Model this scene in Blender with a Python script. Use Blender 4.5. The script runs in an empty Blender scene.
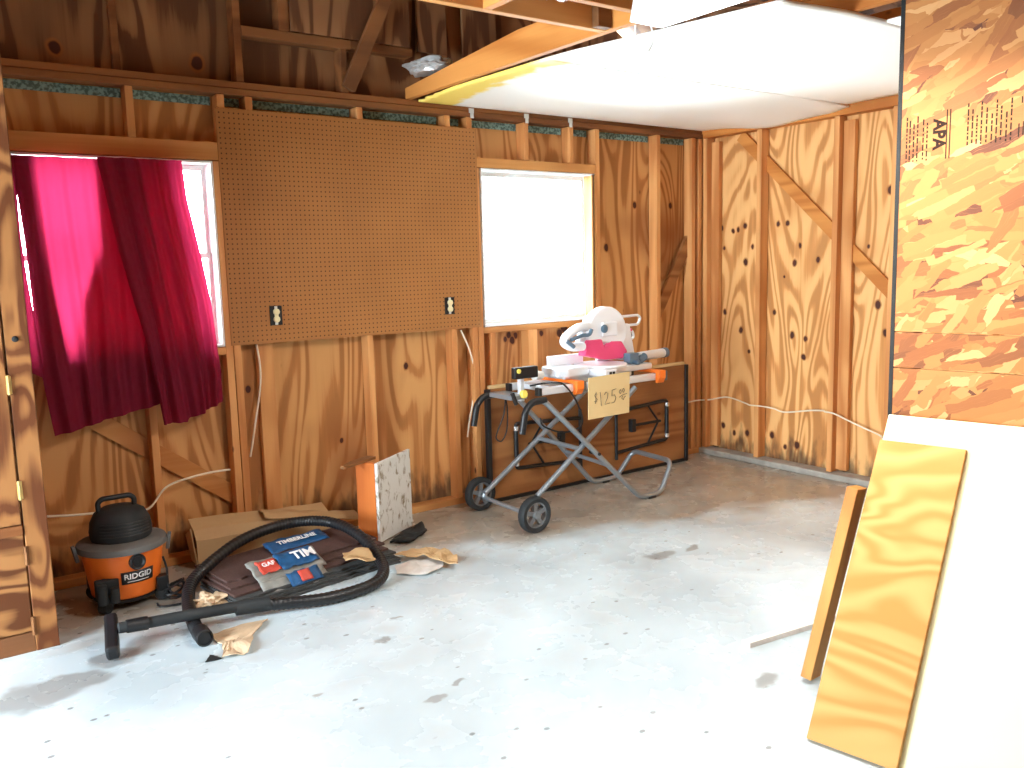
import bpy, math, random
from mathutils import Vector, Matrix, noise as mnoise
random.seed(7)
S = bpy.context.scene
COL = S.collection
V = Vector

# ------------------------------------------------------------------ camera, sky, exposure
def set_camera():
    yaw, pitch, roll = 0.6289, 0.1363, -0.0258
    cy, sy, cp, sp = math.cos(yaw), math.sin(yaw), math.cos(pitch), math.sin(pitch)
    f = V((sy*cp, cy*cp, -sp)); r = V((cy, -sy, 0)); u = r.cross(f)
    c, s = math.cos(roll), math.sin(roll)
    r2 = c*r + s*u; u2 = -s*r + c*u
    cam = bpy.data.cameras.new('camera'); cam.sensor_width = 36; cam.lens = 871.07/1024*36
    cam.clip_start = .05
    o = bpy.data.objects.new('camera', cam); COL.objects.link(o)
    m = Matrix((r2, u2, -f)).transposed().to_4x4(); m.translation = (-5.131, -4.5503, 1.4964)
    o.matrix_world = m; S.camera = o
set_camera()
S.view_settings.view_transform = 'Standard'; S.view_settings.look = 'None'
S.view_settings.gamma = 1; S.view_settings.use_curve_mapping = False
S.view_settings.exposure = 0.68
S.cycles.use_denoising = True
S.cycles.max_bounces = 10; S.cycles.diffuse_bounces = 6; S.cycles.transparent_max_bounces = 12
S.cycles.sample_clamp_indirect = 8
W = bpy.data.worlds.new('overcast sky'); S.world = W; W.use_nodes = True
bg = W.node_tree.nodes['Background']; bg.inputs[0].default_value = (.78, .92, 1, 1); bg.inputs[1].default_value = 28

def portal(name, loc, rot, sx, sy):
    l = bpy.data.lights.new(name, 'AREA'); l.shape = 'RECTANGLE'; l.size = sx; l.size_y = sy
    l.cycles.is_portal = True
    o = bpy.data.objects.new(name, l); COL.objects.link(o); o.location = loc; o.rotation_euler = rot
GX, GY0, GY1, GZ = -7.3, -2.4, -.9, 2.2       # open garage door in the left wall
portal('daylight_garage_door', (GX-.02, (GY0+GY1)/2, GZ/2), (0, -math.pi/2, 0), GZ, GY1-GY0)
portal('daylight_window_left', (-4.119, .17, 1.583), (-math.pi/2, 0, 0), .91, .95)
portal('daylight_window_right', (-1.552, .17, 1.60), (-math.pi/2, 0, 0), .934, .98)

# ------------------------------------------------------------------ node helpers
class NT:
    def __init__(s, name, rough=.6, spec=.3, metal=0.):
        s.m = bpy.data.materials.new(name); s.m.use_nodes = True
        s.t = s.m.node_tree; s.b = s.t.nodes['Principled BSDF']
        s.set(s.b, 'Roughness', rough); s.set(s.b, 'Specular IOR Level', spec); s.set(s.b, 'Metallic', metal)
        s._co = None
    def set(s, n, k, v):
        i = n.inputs[k]
        if isinstance(v, bpy.types.NodeSocket): s.t.links.new(v, i)
        else: i.default_value = v
    def n(s, typ, **kw):
        x = s.t.nodes.new('ShaderNode'+typ)
        for k, v in kw.items(): setattr(x, k, v)
        return x
    def co(s):                                    # object coordinates with a random shift per object
        if s._co is None:
            tc = s.n('TexCoord'); oi = s.n('ObjectInfo'); v = s.vm('SCALE', (31., 17., 23.), scale=oi.outputs['Random'])
            s._co = s.vm('ADD', tc.outputs['Object'], v)
        return s._co
    def raw(s): return s.n('TexCoord').outputs['Object']
    def vm(s, op, a, b=None, scale=None):
        x = s.n('VectorMath', operation=op); s.set(x, 0, a)
        if b is not None: s.set(x, 1, b)
        if scale is not None: s.set(x, 'Scale', scale)
        return x.outputs['Value'] if op in ('LENGTH', 'DISTANCE', 'DOT_PRODUCT') else x.outputs['Vector']
    def ma(s, op, a, b=None, c=None):
        x = s.n('Math', operation=op); s.set(x, 0, a)
        if b is not None: s.set(x, 1, b)
        if c is not None: s.set(x, 2, c)
        return x.outputs[0]
    def mul(s, co, vec): return s.vm('MULTIPLY', co, vec)
    def noise(s, co, scale, detail=2., dist=0., rough=.5):
        x = s.n('TexNoise'); s.set(x, 'Vector', co); s.set(x, 'Scale', scale); s.set(x, 'Detail', detail)
        s.set(x, 'Distortion', dist); s.set(x, 'Roughness', rough); return x.outputs['Fac']
    def ramp(s, f, *st):
        x = s.n('ValToRGB'); s.set(x, 0, f); e = x.color_ramp.elements
        while len(e) < len(st): e.new(.5)
        for q, (p, c) in zip(e, st):
            q.position = p; q.color = (c, c, c, 1) if isinstance(c, (int, float)) else (*c, 1)
        return x.outputs['Color']
    def step(s, f, a, b):
        x = s.n('MapRange', interpolation_type='SMOOTHSTEP'); s.set(x, 'Value', f); s.set(x, 'From Min', a); s.set(x, 'From Max', b)
        return x.outputs[0]
    def mix(s, f, a, b, bt='MIX'):
        x = s.n('Mix', data_type='RGBA', blend_type=bt)
        s.set(x, 0, f)
        for k, v in ((6, a), (7, b)):
            s.set(x, k, (*v, 1) if isinstance(v, tuple) and len(v) == 3 else v)
        return x.outputs[2]
    def color(s, c): s.set(s.b, 'Base Color', (*c, 1) if isinstance(c, tuple) and len(c) == 3 else c)
    def bump(s, h, strength=.3, dist=.005):
        x = s.n('Bump'); s.set(x, 'Strength', strength); s.set(x, 'Distance', dist); s.set(x, 'Height', h)
        s.set(s.b, 'Normal', x.outputs[0])
    def spots(s, lst, wob=.012, wscale=14., src=None):   # lst of (x, y, z, r, squash vector): distance field, <1 inside
        co = src or s.raw()
        nz = s.n('TexNoise'); s.set(nz, 'Vector', co); s.set(nz, 'Scale', wscale); s.set(nz, 'Detail', 3.)
        co = s.vm('ADD', co, s.vm('SCALE', s.vm('SUBTRACT', nz.outputs['Color'], (.5, .5, .5)), scale=wob*2))
        d = None
        for (p, r, sq) in lst:
            v = s.mul(s.vm('SUBTRACT', co, p), tuple(q/r for q in sq))
            l = s.vm('LENGTH', v)
            d = l if d is None else s.ma('MINIMUM', d, l)
        return d

GR = {'X': (.10, 1, 1), 'Y': (1, .10, 1), 'Z': (1, 1, .10)}
def wood(name, axis='Z', cath=False, light=(.74, .42, .15), mid=(.55, .24, .07), dark=(.30, .11, .03), bands=9., scale=2.2,
         rough=.62, spots=None, stain=0., mold=False, contrast=1., stretch=None, spec=.25, stain_col=(.10, .05, .025)):
    m = NT(name, rough, spec)
    st = stretch or GR[axis]
    c = m.mul(m.co(), st)
    n1 = m.noise(c, scale, 1.8, .5) if not cath else m.noise(m.mul(m.co(), tuple(q if q == 1 else .24 for q in st)), scale, 1.2, .9)
    w = m.ma('SINE', m.ma('MULTIPLY', n1, bands*6.283))
    w = m.ma('MULTIPLY_ADD', w, .5*contrast, .5)
    fib = m.noise(m.mul(m.co(), tuple(1. if q == 1 else .03 for q in st)), 70., 2.)
    w = m.ma('ADD', w, m.ma('MULTIPLY', m.ma('SUBTRACT', fib, .5), .55))
    if cath:
        w2 = m.noise(m.mul(m.co(), tuple(q if q == 1 else .07 for q in st)), 9., 3., .6)
        w = m.ma('ADD', w, m.ma('MULTIPLY', m.ma('SUBTRACT', w2, .5), 1.6))
        hi = tuple(.72*a+.28*b for a, b in zip(light, mid))
        col = m.ramp(w, (0., tuple(q*.8 for q in mid)), (.28, mid), (.40, tuple(.45*a+.55*b for a, b in zip(light, mid))), (.52, hi), (.9, light))
    else:
        col = m.ramp(w, (0., mid), (.45, tuple((a+b)/2 for a, b in zip(light, mid))), (1., light))
    # slow colour drift and dark pores
    dr = m.noise(m.co(), 1.3, 2.)
    col = m.mix(m.step(dr, .52, .78), col, dark, 'MIX') if stain <= 0 else m.mix(m.ma('MULTIPLY', m.step(dr, .35, .7), stain), col, stain_col)
    kn = m.n('TexVoronoi', feature='F1'); m.set(kn, 'Vector', m.mul(m.co(), tuple(.55 if q != 1 else 1. for q in st))); m.set(kn, 'Scale', 5.5)
    kd = m.ma('MULTIPLY', m.step(kn.outputs['Distance'], .085, .03), m.step(m.n_sep(kn.outputs['Color']), .62, .66))
    col = m.mix(kd, col, (.13, .045, .015))
    if spots:
        d = m.spots(spots)
        col = m.mix(m.step(d, 1.5, .85), col, (.36, .13, .035)); col = m.mix(m.step(d, 1.02, .7), col, (.07, .02, .012))
    if mold:                                            # black mildew along the foot of the wall
        sep = m.n('SeparateXYZ'); m.set(sep, 0, m.raw())
        g = m.ma('SUBTRACT', .21, sep.outputs[2]); nn = m.noise(m.mul(m.raw(), (3, 3, 1.)), 6., 4.)
        f = m.step(m.ma('ADD', m.ma('MULTIPLY', g, 4.), m.ma('MULTIPLY', m.ma('SUBTRACT', nn, .5), 2.4)), .0, .9)
        col = m.mix(m.ma('MULTIPLY', f, .8), col, (.035, .025, .02))
    m.color(col); m.bump(fib, .15, .002)
    return m.m
def n_sep(self, col):
    x = self.n('SeparateColor'); self.set(x, 0, col); return x.outputs[0]
NT.n_sep = n_sep

def plain(name, c, rough=.5, spec=.4, metal=0., var=.15, vs=8.):
    m = NT(name, rough, spec, metal)
    f = m.noise(m.co(), vs, 4.)
    m.color(m.mix(f, tuple(max(0, q*(1-var)) for q in c), tuple(min(1, q*(1+var)) for q in c)))
    return m.m

M = {}
M['stud_z'] = wood('stud lumber upright', 'Z', False, (.74, .36, .13), (.54, .21, .065), (.46, .17, .045), 6., 3.)
M['stud_x'] = wood('stud lumber along wall', 'X', False, (.68, .33, .11), (.50, .195, .05), (.38, .13, .035), 5., 3.)
M['stud_y'] = wood('joist lumber', 'Y', False, (.62, .25, .06), (.46, .155, .03), (.38, .115, .022), 5., 3.)
M['plate'] = wood('top plate lumber', 'X', False, (.34, .13, .04), (.20, .068, .02), (.2, .07, .025), 5., 3., stain=.5)
knots_right = [((.09, y, z), r*.62, (0, 1, .75)) for y, z, r in (
    (-.114,1.728,.026),(-.22,1.70,.022),(-.27,1.71,.022),(-.33,1.73,.028),(-.402,1.58,.022),(-.14,1.58,.018),(-.34,1.47,.03),
    (-.62,1.735,.024),(-.70,1.735,.024),(-.90,1.79,.03),(-.805,1.575,.022),(-.76,1.46,.028),(-.95,1.475,.026),(-.68,1.36,.014),
    (-.138,.223,.03),(-.246,.175,.024),(-.369,.192,.034),(-.596,.21,.034),(-.71,.14,.024),(-.811,.165,.034),
    (-.303,.967,.03),(-.753,.95,.032),(-.868,.93,.026),(-.85,.80,.026),(-.15,1.1,.026),(-.38,.81,.02),(-.6,1.11,.026),
    (-1.40,1.18,.034),(-1.32,1.55,.018),(-1.46,1.90,.034),(-1.46,1.0,.03))]
M['ply_right'] = wood('fir plywood right wall', 'Z', True, (.82, .46, .18), (.63, .275, .085), (.52, .20, .05), 14., 2.4, spots=knots_right, mold=True)
kb = [((x, .09, z), r, (1, 0, .8)) for x, z, r in (
    (-1.80,1.01,.016),(-1.77,1.035,.02),(-1.745,1.0,.022),(-1.715,1.03,.018),(-1.50,1.03,.018),(-1.34,1.02,.026),(-1.30,1.05,.03),
    (-.62,1.9,.02),(-.9,1.6,.022),(-.25,1.9,.02),(-3.53,.86,.02),(-4.33,2.55,.03),(-3.68,2.55,.032),(-2.55,.9,.016),(-3.0,.5,.014))]
M['ply_back'] = wood('fir plywood back wall', 'Z', True, (.66, .335, .12), (.49, .20, .06), (.30, .10, .03), 12., 2.3, spots=kb, mold=True)
M['ply_gable'] = wood('weathered gable plywood with painted shade', 'Z', True, (.38, .18, .075), (.15, .055, .02), (.04, .016, .01), 8., 2.4, stain=.7, spots=kb)  # water stains, plus the attic's lack of light darkened into the colour
M['ply_zebra'] = wood('cupboard plywood', 'Z', False, (.33, .14, .045), (.12, .035, .010), (.24, .09, .03), 9., 3.2, stretch=(1, 1, .45), contrast=1.3)
M['ply_zebra2'] = wood('cupboard door plywood', 'Z', False, (.34, .15, .05), (.10, .03, .008), (.24, .09, .03), 11., 3.4, stretch=(.6, 1, 1.), contrast=1.4)
M['dark_wood'] = wood('dark stained wood', 'X', False, (.24, .10, .035), (.15, .06, .02), (.08, .03, .012), 5., 3.)
M['orange_wood'] = wood('orange stained board', 'Z', False, (.62, .17, .03), (.42, .095, .015), (.25, .05, .01), 5., 3.)
M['brown_board'] = wood('brown hardboard', 'X', False, (.40, .175, .06), (.26, .10, .032), (.16, .06, .02), 7., 3.)
M['tan_edge'] = wood('tan plywood edge', 'X', False, (.70, .50, .26), (.55, .36, .16), (.45, .28, .12), 6., 6.)
M['pale_board'] = wood('bare pine plywood', 'Z', False, (.55, .30, .095), (.44, .195, .045), (.48, .22, .06), 10., 3., stretch=(.35, .35, 1.2))
M['pine_stick'] = wood('pine stud offcut', 'Z', False, (.55, .27, .07), (.40, .155, .035), (.35, .13, .03), 6., 3.)
M['card'] = wood('brown cardboard', 'X', False, (.52, .34, .17), (.46, .29, .14), (.40, .24, .11), 2., 3., contrast=.4)
M['card_pale'] = plain('torn kraft paper', (.56, .42, .28), .9, .1, var=.35, vs=18.)
M['paper_white'] = plain('greyish paper', (.70, .66, .62), .9, .1, var=.25, vs=14.)
M['sign_card'] = plain('yellow cardboard', (.76, .56, .28), .85, .15, var=.06)
M['ink'] = plain('marker ink', (.12, .08, .06), .7, .2)
M['black_print'] = plain('stamp ink', (.025, .012, .008), .8, .1, var=.4, vs=60.)
M['black'] = plain('black plastic', (.009, .0095, .011), .42, .45)
M['black_matte'] = plain('dusty black plastic', (.022, .025, .027), .7, .3, var=.4, vs=5.)
M['rim_grey'] = plain('dusty grey plastic lid', (.14, .14, .135), .75, .3, var=.35, vs=12.)
M['orange'] = plain('orange plastic', (.95, .20, .022), .4, .4, var=.08, vs=5.)
M['steel'] = plain('silver painted tube', (.30, .34, .38), .32, .5, .6, var=.12)
M['chrome'] = plain('chrome', (.75, .76, .78), .18, .5, 1.)
M['white_metal'] = plain('white enamel', (.86, .87, .9), .35, .5, var=.03)
M['silver'] = plain('cast aluminium', (.76, .80, .85), .3, .5, .35, var=.08)
M['blue_grey'] = plain('blue grey plastic', (.10, .16, .22), .4, .4)
M['pink'] = plain('pinkish red guard', (.78, .07, .20), .35, .5, var=.1)
M['hub_grey'] = plain('grey wheel hub', (.20, .21, .22), .45, .4, .3)
M['brass'] = plain('brass', (.75, .55, .22), .35, .5, .8)
M['yellow'] = plain('yellow knob', (.85, .68, .12), .45, .4)
M['white'] = plain('white plastic', (.85, .85, .82), .45, .4, var=.05)
M['cream_cable'] = plain('cream cable sheath', (.82, .72, .55), .5, .3, var=.1)
M['ivory'] = plain('ivory receptacle', (.80, .70, .42), .4, .4, var=.05)
M['blue_label'] = plain('blue wrapper print', (.012, .085, .22), .35, .4, var=.3, vs=30.)
M['red_label'] = plain('red wrapper print', (.55, .07, .045), .35, .4, var=.2, vs=30.)
M['label_white'] = plain('white print', (.85, .85, .85), .5, .3, var=.05)
M['clear_wrap'] = plain('torn plastic wrap', (.24, .24, .22), .28, .5, var=.5, vs=30.)
M['shingle'] = plain('grey asphalt shingle', (.065, .066, .066), .95, .1, var=.5, vs=140.)
M['shingle_red'] = plain('maroon asphalt shingle', (.095, .055, .048), .95, .1, var=.4, vs=120.)
M['dark_scrap'] = plain('black scrap', (.02, .02, .02), .8, .2, var=.5)
M['foil'] = plain('crinkled plastic bag', (.42, .41, .40), .28, .5, .2, var=.3, vs=30.)
M['white_scrap'] = plain('white plastic sheet', (.85, .86, .85), .4, .4, var=.05)
M['zinc'] = plain('galvanised steel', (.68, .70, .68), .45, .5, .4, var=.15)
M['window_white'] = plain('white painted frame', (.86, .86, .84), .5, .4, var=.04)
M['concrete_curb'] = plain('concrete curb', (.36, .33, .29), .9, .2, var=.45, vs=14.)
M['cream_board'] = plain('cream faced sheet', (.72, .68, .42), .45, .35, var=.03, vs=3.)

def mat_floor():
    m = NT('worn concrete floor', .3, .9); c = m.raw()
    n1 = m.noise(c, 1.1, 4., .5); n2 = m.noise(c, 5.5, 5.)
    col = m.mix(m.step(n1, .35, .7), (.66, .79, .86), (.46, .55, .60))
    col = m.mix(m.ma('MULTIPLY', m.step(n2, .5, .72), .45), col, (.50, .54, .56))
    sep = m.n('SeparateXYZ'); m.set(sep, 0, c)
    # brown dirt, with the light's fall-off towards the back wall painted in
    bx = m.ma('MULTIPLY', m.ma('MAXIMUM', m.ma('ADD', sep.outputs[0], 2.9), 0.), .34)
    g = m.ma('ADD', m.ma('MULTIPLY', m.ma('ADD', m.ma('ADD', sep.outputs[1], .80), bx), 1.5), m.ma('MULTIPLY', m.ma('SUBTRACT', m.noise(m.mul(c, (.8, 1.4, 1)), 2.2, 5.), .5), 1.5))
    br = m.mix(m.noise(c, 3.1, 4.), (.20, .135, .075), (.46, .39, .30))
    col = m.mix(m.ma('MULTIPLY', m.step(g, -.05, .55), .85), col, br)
    sp = [((x, y, 0), r, sq) for x, y, r, sq in (
        (-4.80,-1.13,.16,(1,1.5,0)),(-4.66,-1.10,.12,(1,1.5,0)),(-4.50,-.97,.10,(1,1.6,0)),(-2.01,-1.51,.085,(1,1.9,0)),(-1.80,-1.52,.045,(1,2,0)),
        (-2.85,-.88,.07,(1,1.8,0)),(-3.55,-2.0,.03,(1,2,0)),(-3.68,-2.06,.04,(1,2.4,0)),(-2.69,-2.69,.05,(1,1.4,0)),
        (-2.05,-.66,.07,(1,1.6,0)),(-3.6,-1.5,.025,(1,2,0)),(-4.0,-1.75,.03,(1,2,0)),(-3.45,-1.35,.025,(1,2,0)))]
    d = m.spots(sp, .07, 9., c)
    col = m.mix(m.ma('MULTIPLY', m.step(d, 1.35, .75), .7), col, (.20, .20, .195))
    vo = m.n('TexVoronoi', feature='F1'); m.set(vo, 'Vector', m.mul(c, (1, 1.5, 1))); m.set(vo, 'Scale', 9.)
    wob = m.ma('ADD', vo.outputs['Distance'], m.ma('MULTIPLY', m.noise(c, 40., 2.), .12))
    sk = m.ma('MULTIPLY', m.step(wob, .185, .14), m.step(m.ma('ADD', m.n_sep(vo.outputs['Color']), m.ma('MULTIPLY', m.noise(c, 1.7, 2.), 1.6)), 1.25, 1.35))
    col = m.mix(m.ma('MULTIPLY', sk, .8), col, (.10, .105, .11))
    m.color(col); m.set(m.b, 'Roughness', m.ma('MULTIPLY_ADD', n2, .22, .16)); m.bump(n2, .12, .004)
    return m.m
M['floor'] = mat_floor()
def mat_added_glow_tube():
    m = NT('fluorescent tube with added glow'); m.set(m.b, 'Emission Color', (1, .97, .90, 1)); m.set(m.b, 'Emission Strength', TUBE); return m.m
TUBE = 175.  # tube glow added to brighten the floor
M['added_glow_tube'] = mat_added_glow_tube()

def mat_pegboard():
    m = NT('perforated hardboard', .6, .3); c = m.raw()
    v = m.vm('SUBTRACT', m.vm('FRACTION', m.vm('SCALE', m.mul(c, (1, 0, 1)), scale=1/.0254)), (.5, .0, .5))
    d = m.vm('LENGTH', m.mul(v, (1, 0, 1)))
    n = m.noise(c, 3., 3.); col = m.mix(n, (.33, .13, .035), (.46, .195, .055))
    col = m.mix(m.step(d, .19, .14), col, (.10, .036, .012))
    m.color(col); return m.m
M['pegboard'] = mat_pegboard()

def mat_osb():
    m = NT('oriented strand board', .6, .3); c = m.co()
    sep = m.n('SeparateXYZ'); m.set(sep, 0, c)
    h = m.ma('ADD', m.ma('MULTIPLY', sep.outputs[1], -.984), m.ma('MULTIPLY', sep.outputs[0], .179))
    cmb = m.n('CombineXYZ'); m.set(cmb, 0, h); m.set(cmb, 1, sep.outputs[2]); p = cmb.outputs[0]
    nz = m.n('TexNoise'); m.set(nz, 'Vector', p); m.set(nz, 'Scale', 22.); m.set(nz, 'Detail', 3.)
    pw = m.vm('ADD', p, m.vm('SCALE', m.vm('SUBTRACT', nz.outputs['Color'], (.5, .5, .5)), scale=.022))
    col = None
    for i, (ang, sx, sy) in enumerate(((.25, 5.5, 19), (-.35, 5.5, 24), (.6, 6, 26), (.1, 5, 27), (1.0, 8, 28), (.4, 5.5, 32))):
        mp = m.n('Mapping', vector_type='TEXTURE'); m.set(mp, 'Vector', pw); mp.inputs['Rotation'].default_value = (0, 0, ang); mp.inputs['Location'].default_value = (i*1.7, i*.9, 0)
        q = m.mul(mp.outputs[0], (sx, sy, 1))
        vo = m.n('TexVoronoi', feature='F1', distance='CHEBYCHEV'); m.set(vo, 'Vector', q); m.set(vo, 'Scale', 1.)
        sc = m.n('SeparateColor'); m.set(sc, 0, vo.outputs['Color'])
        ck = m.ramp(sc.outputs[0], (0, (.08, .02, .006)), (.12, (.24, .075, .017)), (.38, (.34, .125, .028)), (.75, (.42, .17, .045)), (1, (.56, .29, .11)))
        st = m.noise(m.mul(q, (.6, 6, 1)), 3., 2.); ck = m.mix(m.ma('MULTIPLY', m.step(st, .55, .75), .35), ck, (.45, .18, .05))
        if col is None: col = ck
        else: col = m.mix(m.step(sc.outputs[1], .56, .58), col, ck)
    m.color(col); return m.m
M['osb'] = mat_osb()

def mat_drywall():
    m = NT('white drywall', .8, .2); c = m.raw()
    sep = m.n('SeparateXYZ'); m.set(sep, 0, c)
    # yellow ragged band along the left edge near the wall
    e = m.ma('ADD', m.ma('ADD', sep.outputs[0], 2.46), m.ma('MULTIPLY', m.ma('SUBTRACT', m.noise(c, 7., 5.), .5), .25))
    e = m.ma('SUBTRACT', e, m.ma('MULTIPLY', m.step(sep.outputs[1], -.8, .0), .12))
    f = m.ma('MULTIPLY', m.step(e, .15, .08), m.step(m.ma('ADD', sep.outputs[1], m.ma('MULTIPLY', m.noise(c, 4., 2.), .3)), -1.25, -.9))
    col = m.mix(f, (.98, .97, .91), (.95, .72, .16))
    m.color(col); return m.m
M['drywall'] = mat_drywall()

def mat_insul():
    m = NT('teal flecked foam', .9, .1); c = m.raw()
    n = m.noise(c, 60., 3.); m.color(m.mix(m.step(n, .40, .60), (.10, .15, .13), (.28, .42, .36))); return m.m
M['insul'] = mat_insul()

def mat_peel():
    m = NT('peeling white paint', .7, .3); c = m.co()
    n = m.noise(m.mul(c, (1, 1, .6)), 26., 7., .5, .65)
    m.color(m.mix(m.step(n, .50, .66), (.72, .72, .69), (.27, .22, .15))); m.bump(n, .3, .004); return m.m
M['peel'] = mat_peel()

def mat_curtain():
    m = NT('maroon curtain cloth', .9, .1); t = m.t
    out = t.nodes['Material Output']
    c = m.mix(m.noise(m.co(), 4., 3.), (.15, .012, .026), (.19, .016, .034))
    d = m.n('BsdfDiffuse'); m.set(d, 'Color', c)
    tr = m.n('BsdfTranslucent'); m.set(tr, 'Color', (.62, .025, .09, 1))
    mx = m.n('MixShader'); mx.inputs[0].default_value = .20
    t.links.new(d.outputs[0], mx.inputs[1]); t.links.new(tr.outputs[0], mx.inputs[2]); t.links.new(mx.outputs[0], out.inputs[0])
    return m.m
M['curtain'] = mat_curtain()

def mat_glass():
    m = NT('window glass'); t = m.t; out = t.nodes['Material Output']
    tr = m.n('BsdfTransparent'); tr.inputs[0].default_value = (.96, .98, .98, 1)
    gl = m.n('BsdfGlossy'); gl.inputs['Roughness'].default_value = .02
    fr = m.n('Fresnel'); mx = m.n('MixShader')
    t.links.new(fr.outputs[0], mx.inputs[0]); t.links.new(tr.outputs[0], mx.inputs[1]); t.links.new(gl.outputs[0], mx.inputs[2]); t.links.new(mx.outputs[0], out.inputs[0])
    return m.m
M['glass'] = mat_glass()

# ------------------------------------------------------------------ mesh helpers
def frame(axis, hint=V((0, 0, 1))):
    z = axis.normalized()
    if abs(z.dot(hint)) > .98: hint = V((1, 0, 0)) if abs(z.x) < .9 else V((0, 1, 0))
    x = hint.cross(z).normalized(); y = z.cross(x)
    return x, y, z
def smooth_path(P, k=6):
    P = [V(p) for p in P]; out = []
    for i in range(len(P)-1):
        a = P[max(i-1, 0)]; b = P[i]; c = P[i+1]; d = P[min(i+2, len(P)-1)]
        for j in range(k):
            t = j/k
            out.append(.5*((2*b)+(c-a)*t+(2*a-5*b+4*c-d)*t*t+(3*b-a-3*c+d)*t**3))
    out.append(P[-1]); return out
def bend_path(P, r, k=5):                         # straight runs with rounded corners
    P = [V(p) for p in P]; out = [P[0]]
    for i in range(1, len(P)-1):
        a, b, c = P[i-1], P[i], P[i+1]
        q = min(r, (a-b).length*.45, (c-b).length*.45)
        s, e = b+(a-b).normalized()*q, b+(c-b).normalized()*q
        for j in range(k+1):
            t = j/k; out.append((1-t)**2*s+2*t*(1-t)*b+t*t*e)
    out.append(P[-1]); return out
class MB:
    def __init__(s): s.v = []; s.f = []; s.mi = []; s.cur = 0
    def add(s, vs, fs):
        o = len(s.v); s.v += [V(p) for p in vs]; s.f += [tuple(i+o for i in f) for f in fs]; s.mi += [s.cur]*len(fs); return s
    def hexa(s, p):                               # 8 corners: bottom 0-3 ccw, top 4-7
        return s.add(p, [(3, 2, 1, 0), (4, 5, 6, 7), (0, 1, 5, 4), (1, 2, 6, 5), (2, 3, 7, 6), (3, 0, 4, 7)])
    def box(s, a, b):
        (x0, y0, z0), (x1, y1, z1) = a, b
        x0, x1 = sorted((x0, x1)); y0, y1 = sorted((y0, y1)); z0, z1 = sorted((z0, z1))
        return s.hexa([(x0, y0, z0), (x1, y0, z0), (x1, y1, z0), (x0, y1, z0), (x0, y0, z1), (x1, y0, z1), (x1, y1, z1), (x0, y1, z1)])
    def bar(s, p0, p1, w, t, side=V((1, 0, 0))):  # board from p0 to p1, width w along side, thickness t
        p0, p1 = V(p0), V(p1); z = (p1-p0).normalized(); x = (V(side)-z*V(side).dot(z)).normalized(); y = z.cross(x)
        q = [-x*w/2-y*t/2, x*w/2-y*t/2, x*w/2+y*t/2, -x*w/2+y*t/2]
        return s.hexa([p0+i for i in q]+[p1+i for i in q])
    def tube(s, P, r, n=10, caps=True):
        P = [V(p) for p in P]; R = r if isinstance(r, (list, tuple)) else [r]*len(P)
        x, y, z = frame(P[1]-P[0]); vs = []; fs = []
        for i, p in enumerate(P):
            t = (P[min(i+1, len(P)-1)]-P[max(i-1, 0)])
            if t.length < 1e-7: t = z
            t = t.normalized(); x = (x-t*x.dot(t)).normalized(); y = t.cross(x)
            for k in range(n):
                a = 2*math.pi*k/n; vs.append(p+(x*math.cos(a)+y*math.sin(a))*R[i])
        for i in range(len(P)-1):
            for k in range(n):
                a = i*n+k; b = i*n+(k+1) % n; fs.append((a, b, b+n, a+n))
        if caps: fs += [tuple(reversed(range(n))), tuple(range((len(P)-1)*n, len(P)*n))]
        return s.add(vs, fs)
    def lathe(s, prof, c, axis=V((0, 0, 1)), n=32, sx=1., sy=1., caps=True):  # prof of (r, h) along axis
        x, y, z = frame(V(axis)); c = V(c); vs = []; fs = []
        for (r, h) in prof:
            for k in range(n):
                a = 2*math.pi*k/n; vs.append(c+x*(r*math.cos(a)*sx)+y*(r*math.sin(a)*sy)+z*h)
        for i in range(len(prof)-1):
            for k in range(n):
                a = i*n+k; b = i*n+(k+1) % n; fs.append((a, b, b+n, a+n))
        if caps: fs += [tuple(reversed(range(n))), tuple(range((len(prof)-1)*n, len(prof)*n))]
        return s.add(vs, fs)
    def prism(s, poly, e):                        # planar 3D polygon extruded by e
        P = [V(p) for p in poly]; n = len(P); e = V(e)
        return s.add(P+[p+e for p in P], [tuple(reversed(range(n))), tuple(range(n, 2*n))]+[(i, (i+1) % n, (i+1) % n+n, i+n) for i in range(n)])
    def grid(s, fn, nu, nv):
        vs = [fn(i/(nu-1), j/(nv-1)) for j in range(nv) for i in range(nu)]
        return s.add(vs, [(j*nu+i, j*nu+i+1, (j+1)*nu+i+1, (j+1)*nu+i) for j in range(nv-1) for i in range(nu-1)])
WL = {}
def build(name, mb, mat, parent=None, smooth=False, bevel=0., solid=0., origin=None, subsurf=0):
    me = bpy.data.meshes.new(name)
    if parent is not None: L = WL[parent.name]
    elif origin is not None: L = V(origin)
    else:
        xs = [p.x for p in mb.v]; ys = [p.y for p in mb.v]; zs = [p.z for p in mb.v]
        L = V(((min(xs)+max(xs))/2, (min(ys)+max(ys))/2, min(zs)))
    me.from_pydata([p-L for p in mb.v], [], mb.f)
    for m in (mat if isinstance(mat, (list, tuple)) else [mat]): me.materials.append(M[m])
    for p, i in zip(me.polygons, mb.mi): p.material_index = i
    me.update()
    if smooth:
        for p in me.polygons: p.use_smooth = True
        me.set_sharp_from_angle(angle=math.radians(40))
    o = bpy.data.objects.new(name, me); COL.objects.link(o)
    WL[o.name] = L
    if parent is not None: o.parent = parent
    else: o.location = L
    if solid: q = o.modifiers.new('thick', 'SOLIDIFY'); q.thickness = solid; q.offset = 0
    if bevel: q = o.modifiers.new('edge', 'BEVEL'); q.width = bevel; q.segments = 2; q.limit_method = 'ANGLE'
    if subsurf: q = o.modifiers.new('sub', 'SUBSURF'); q.levels = q.render_levels = subsurf
    return o
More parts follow.
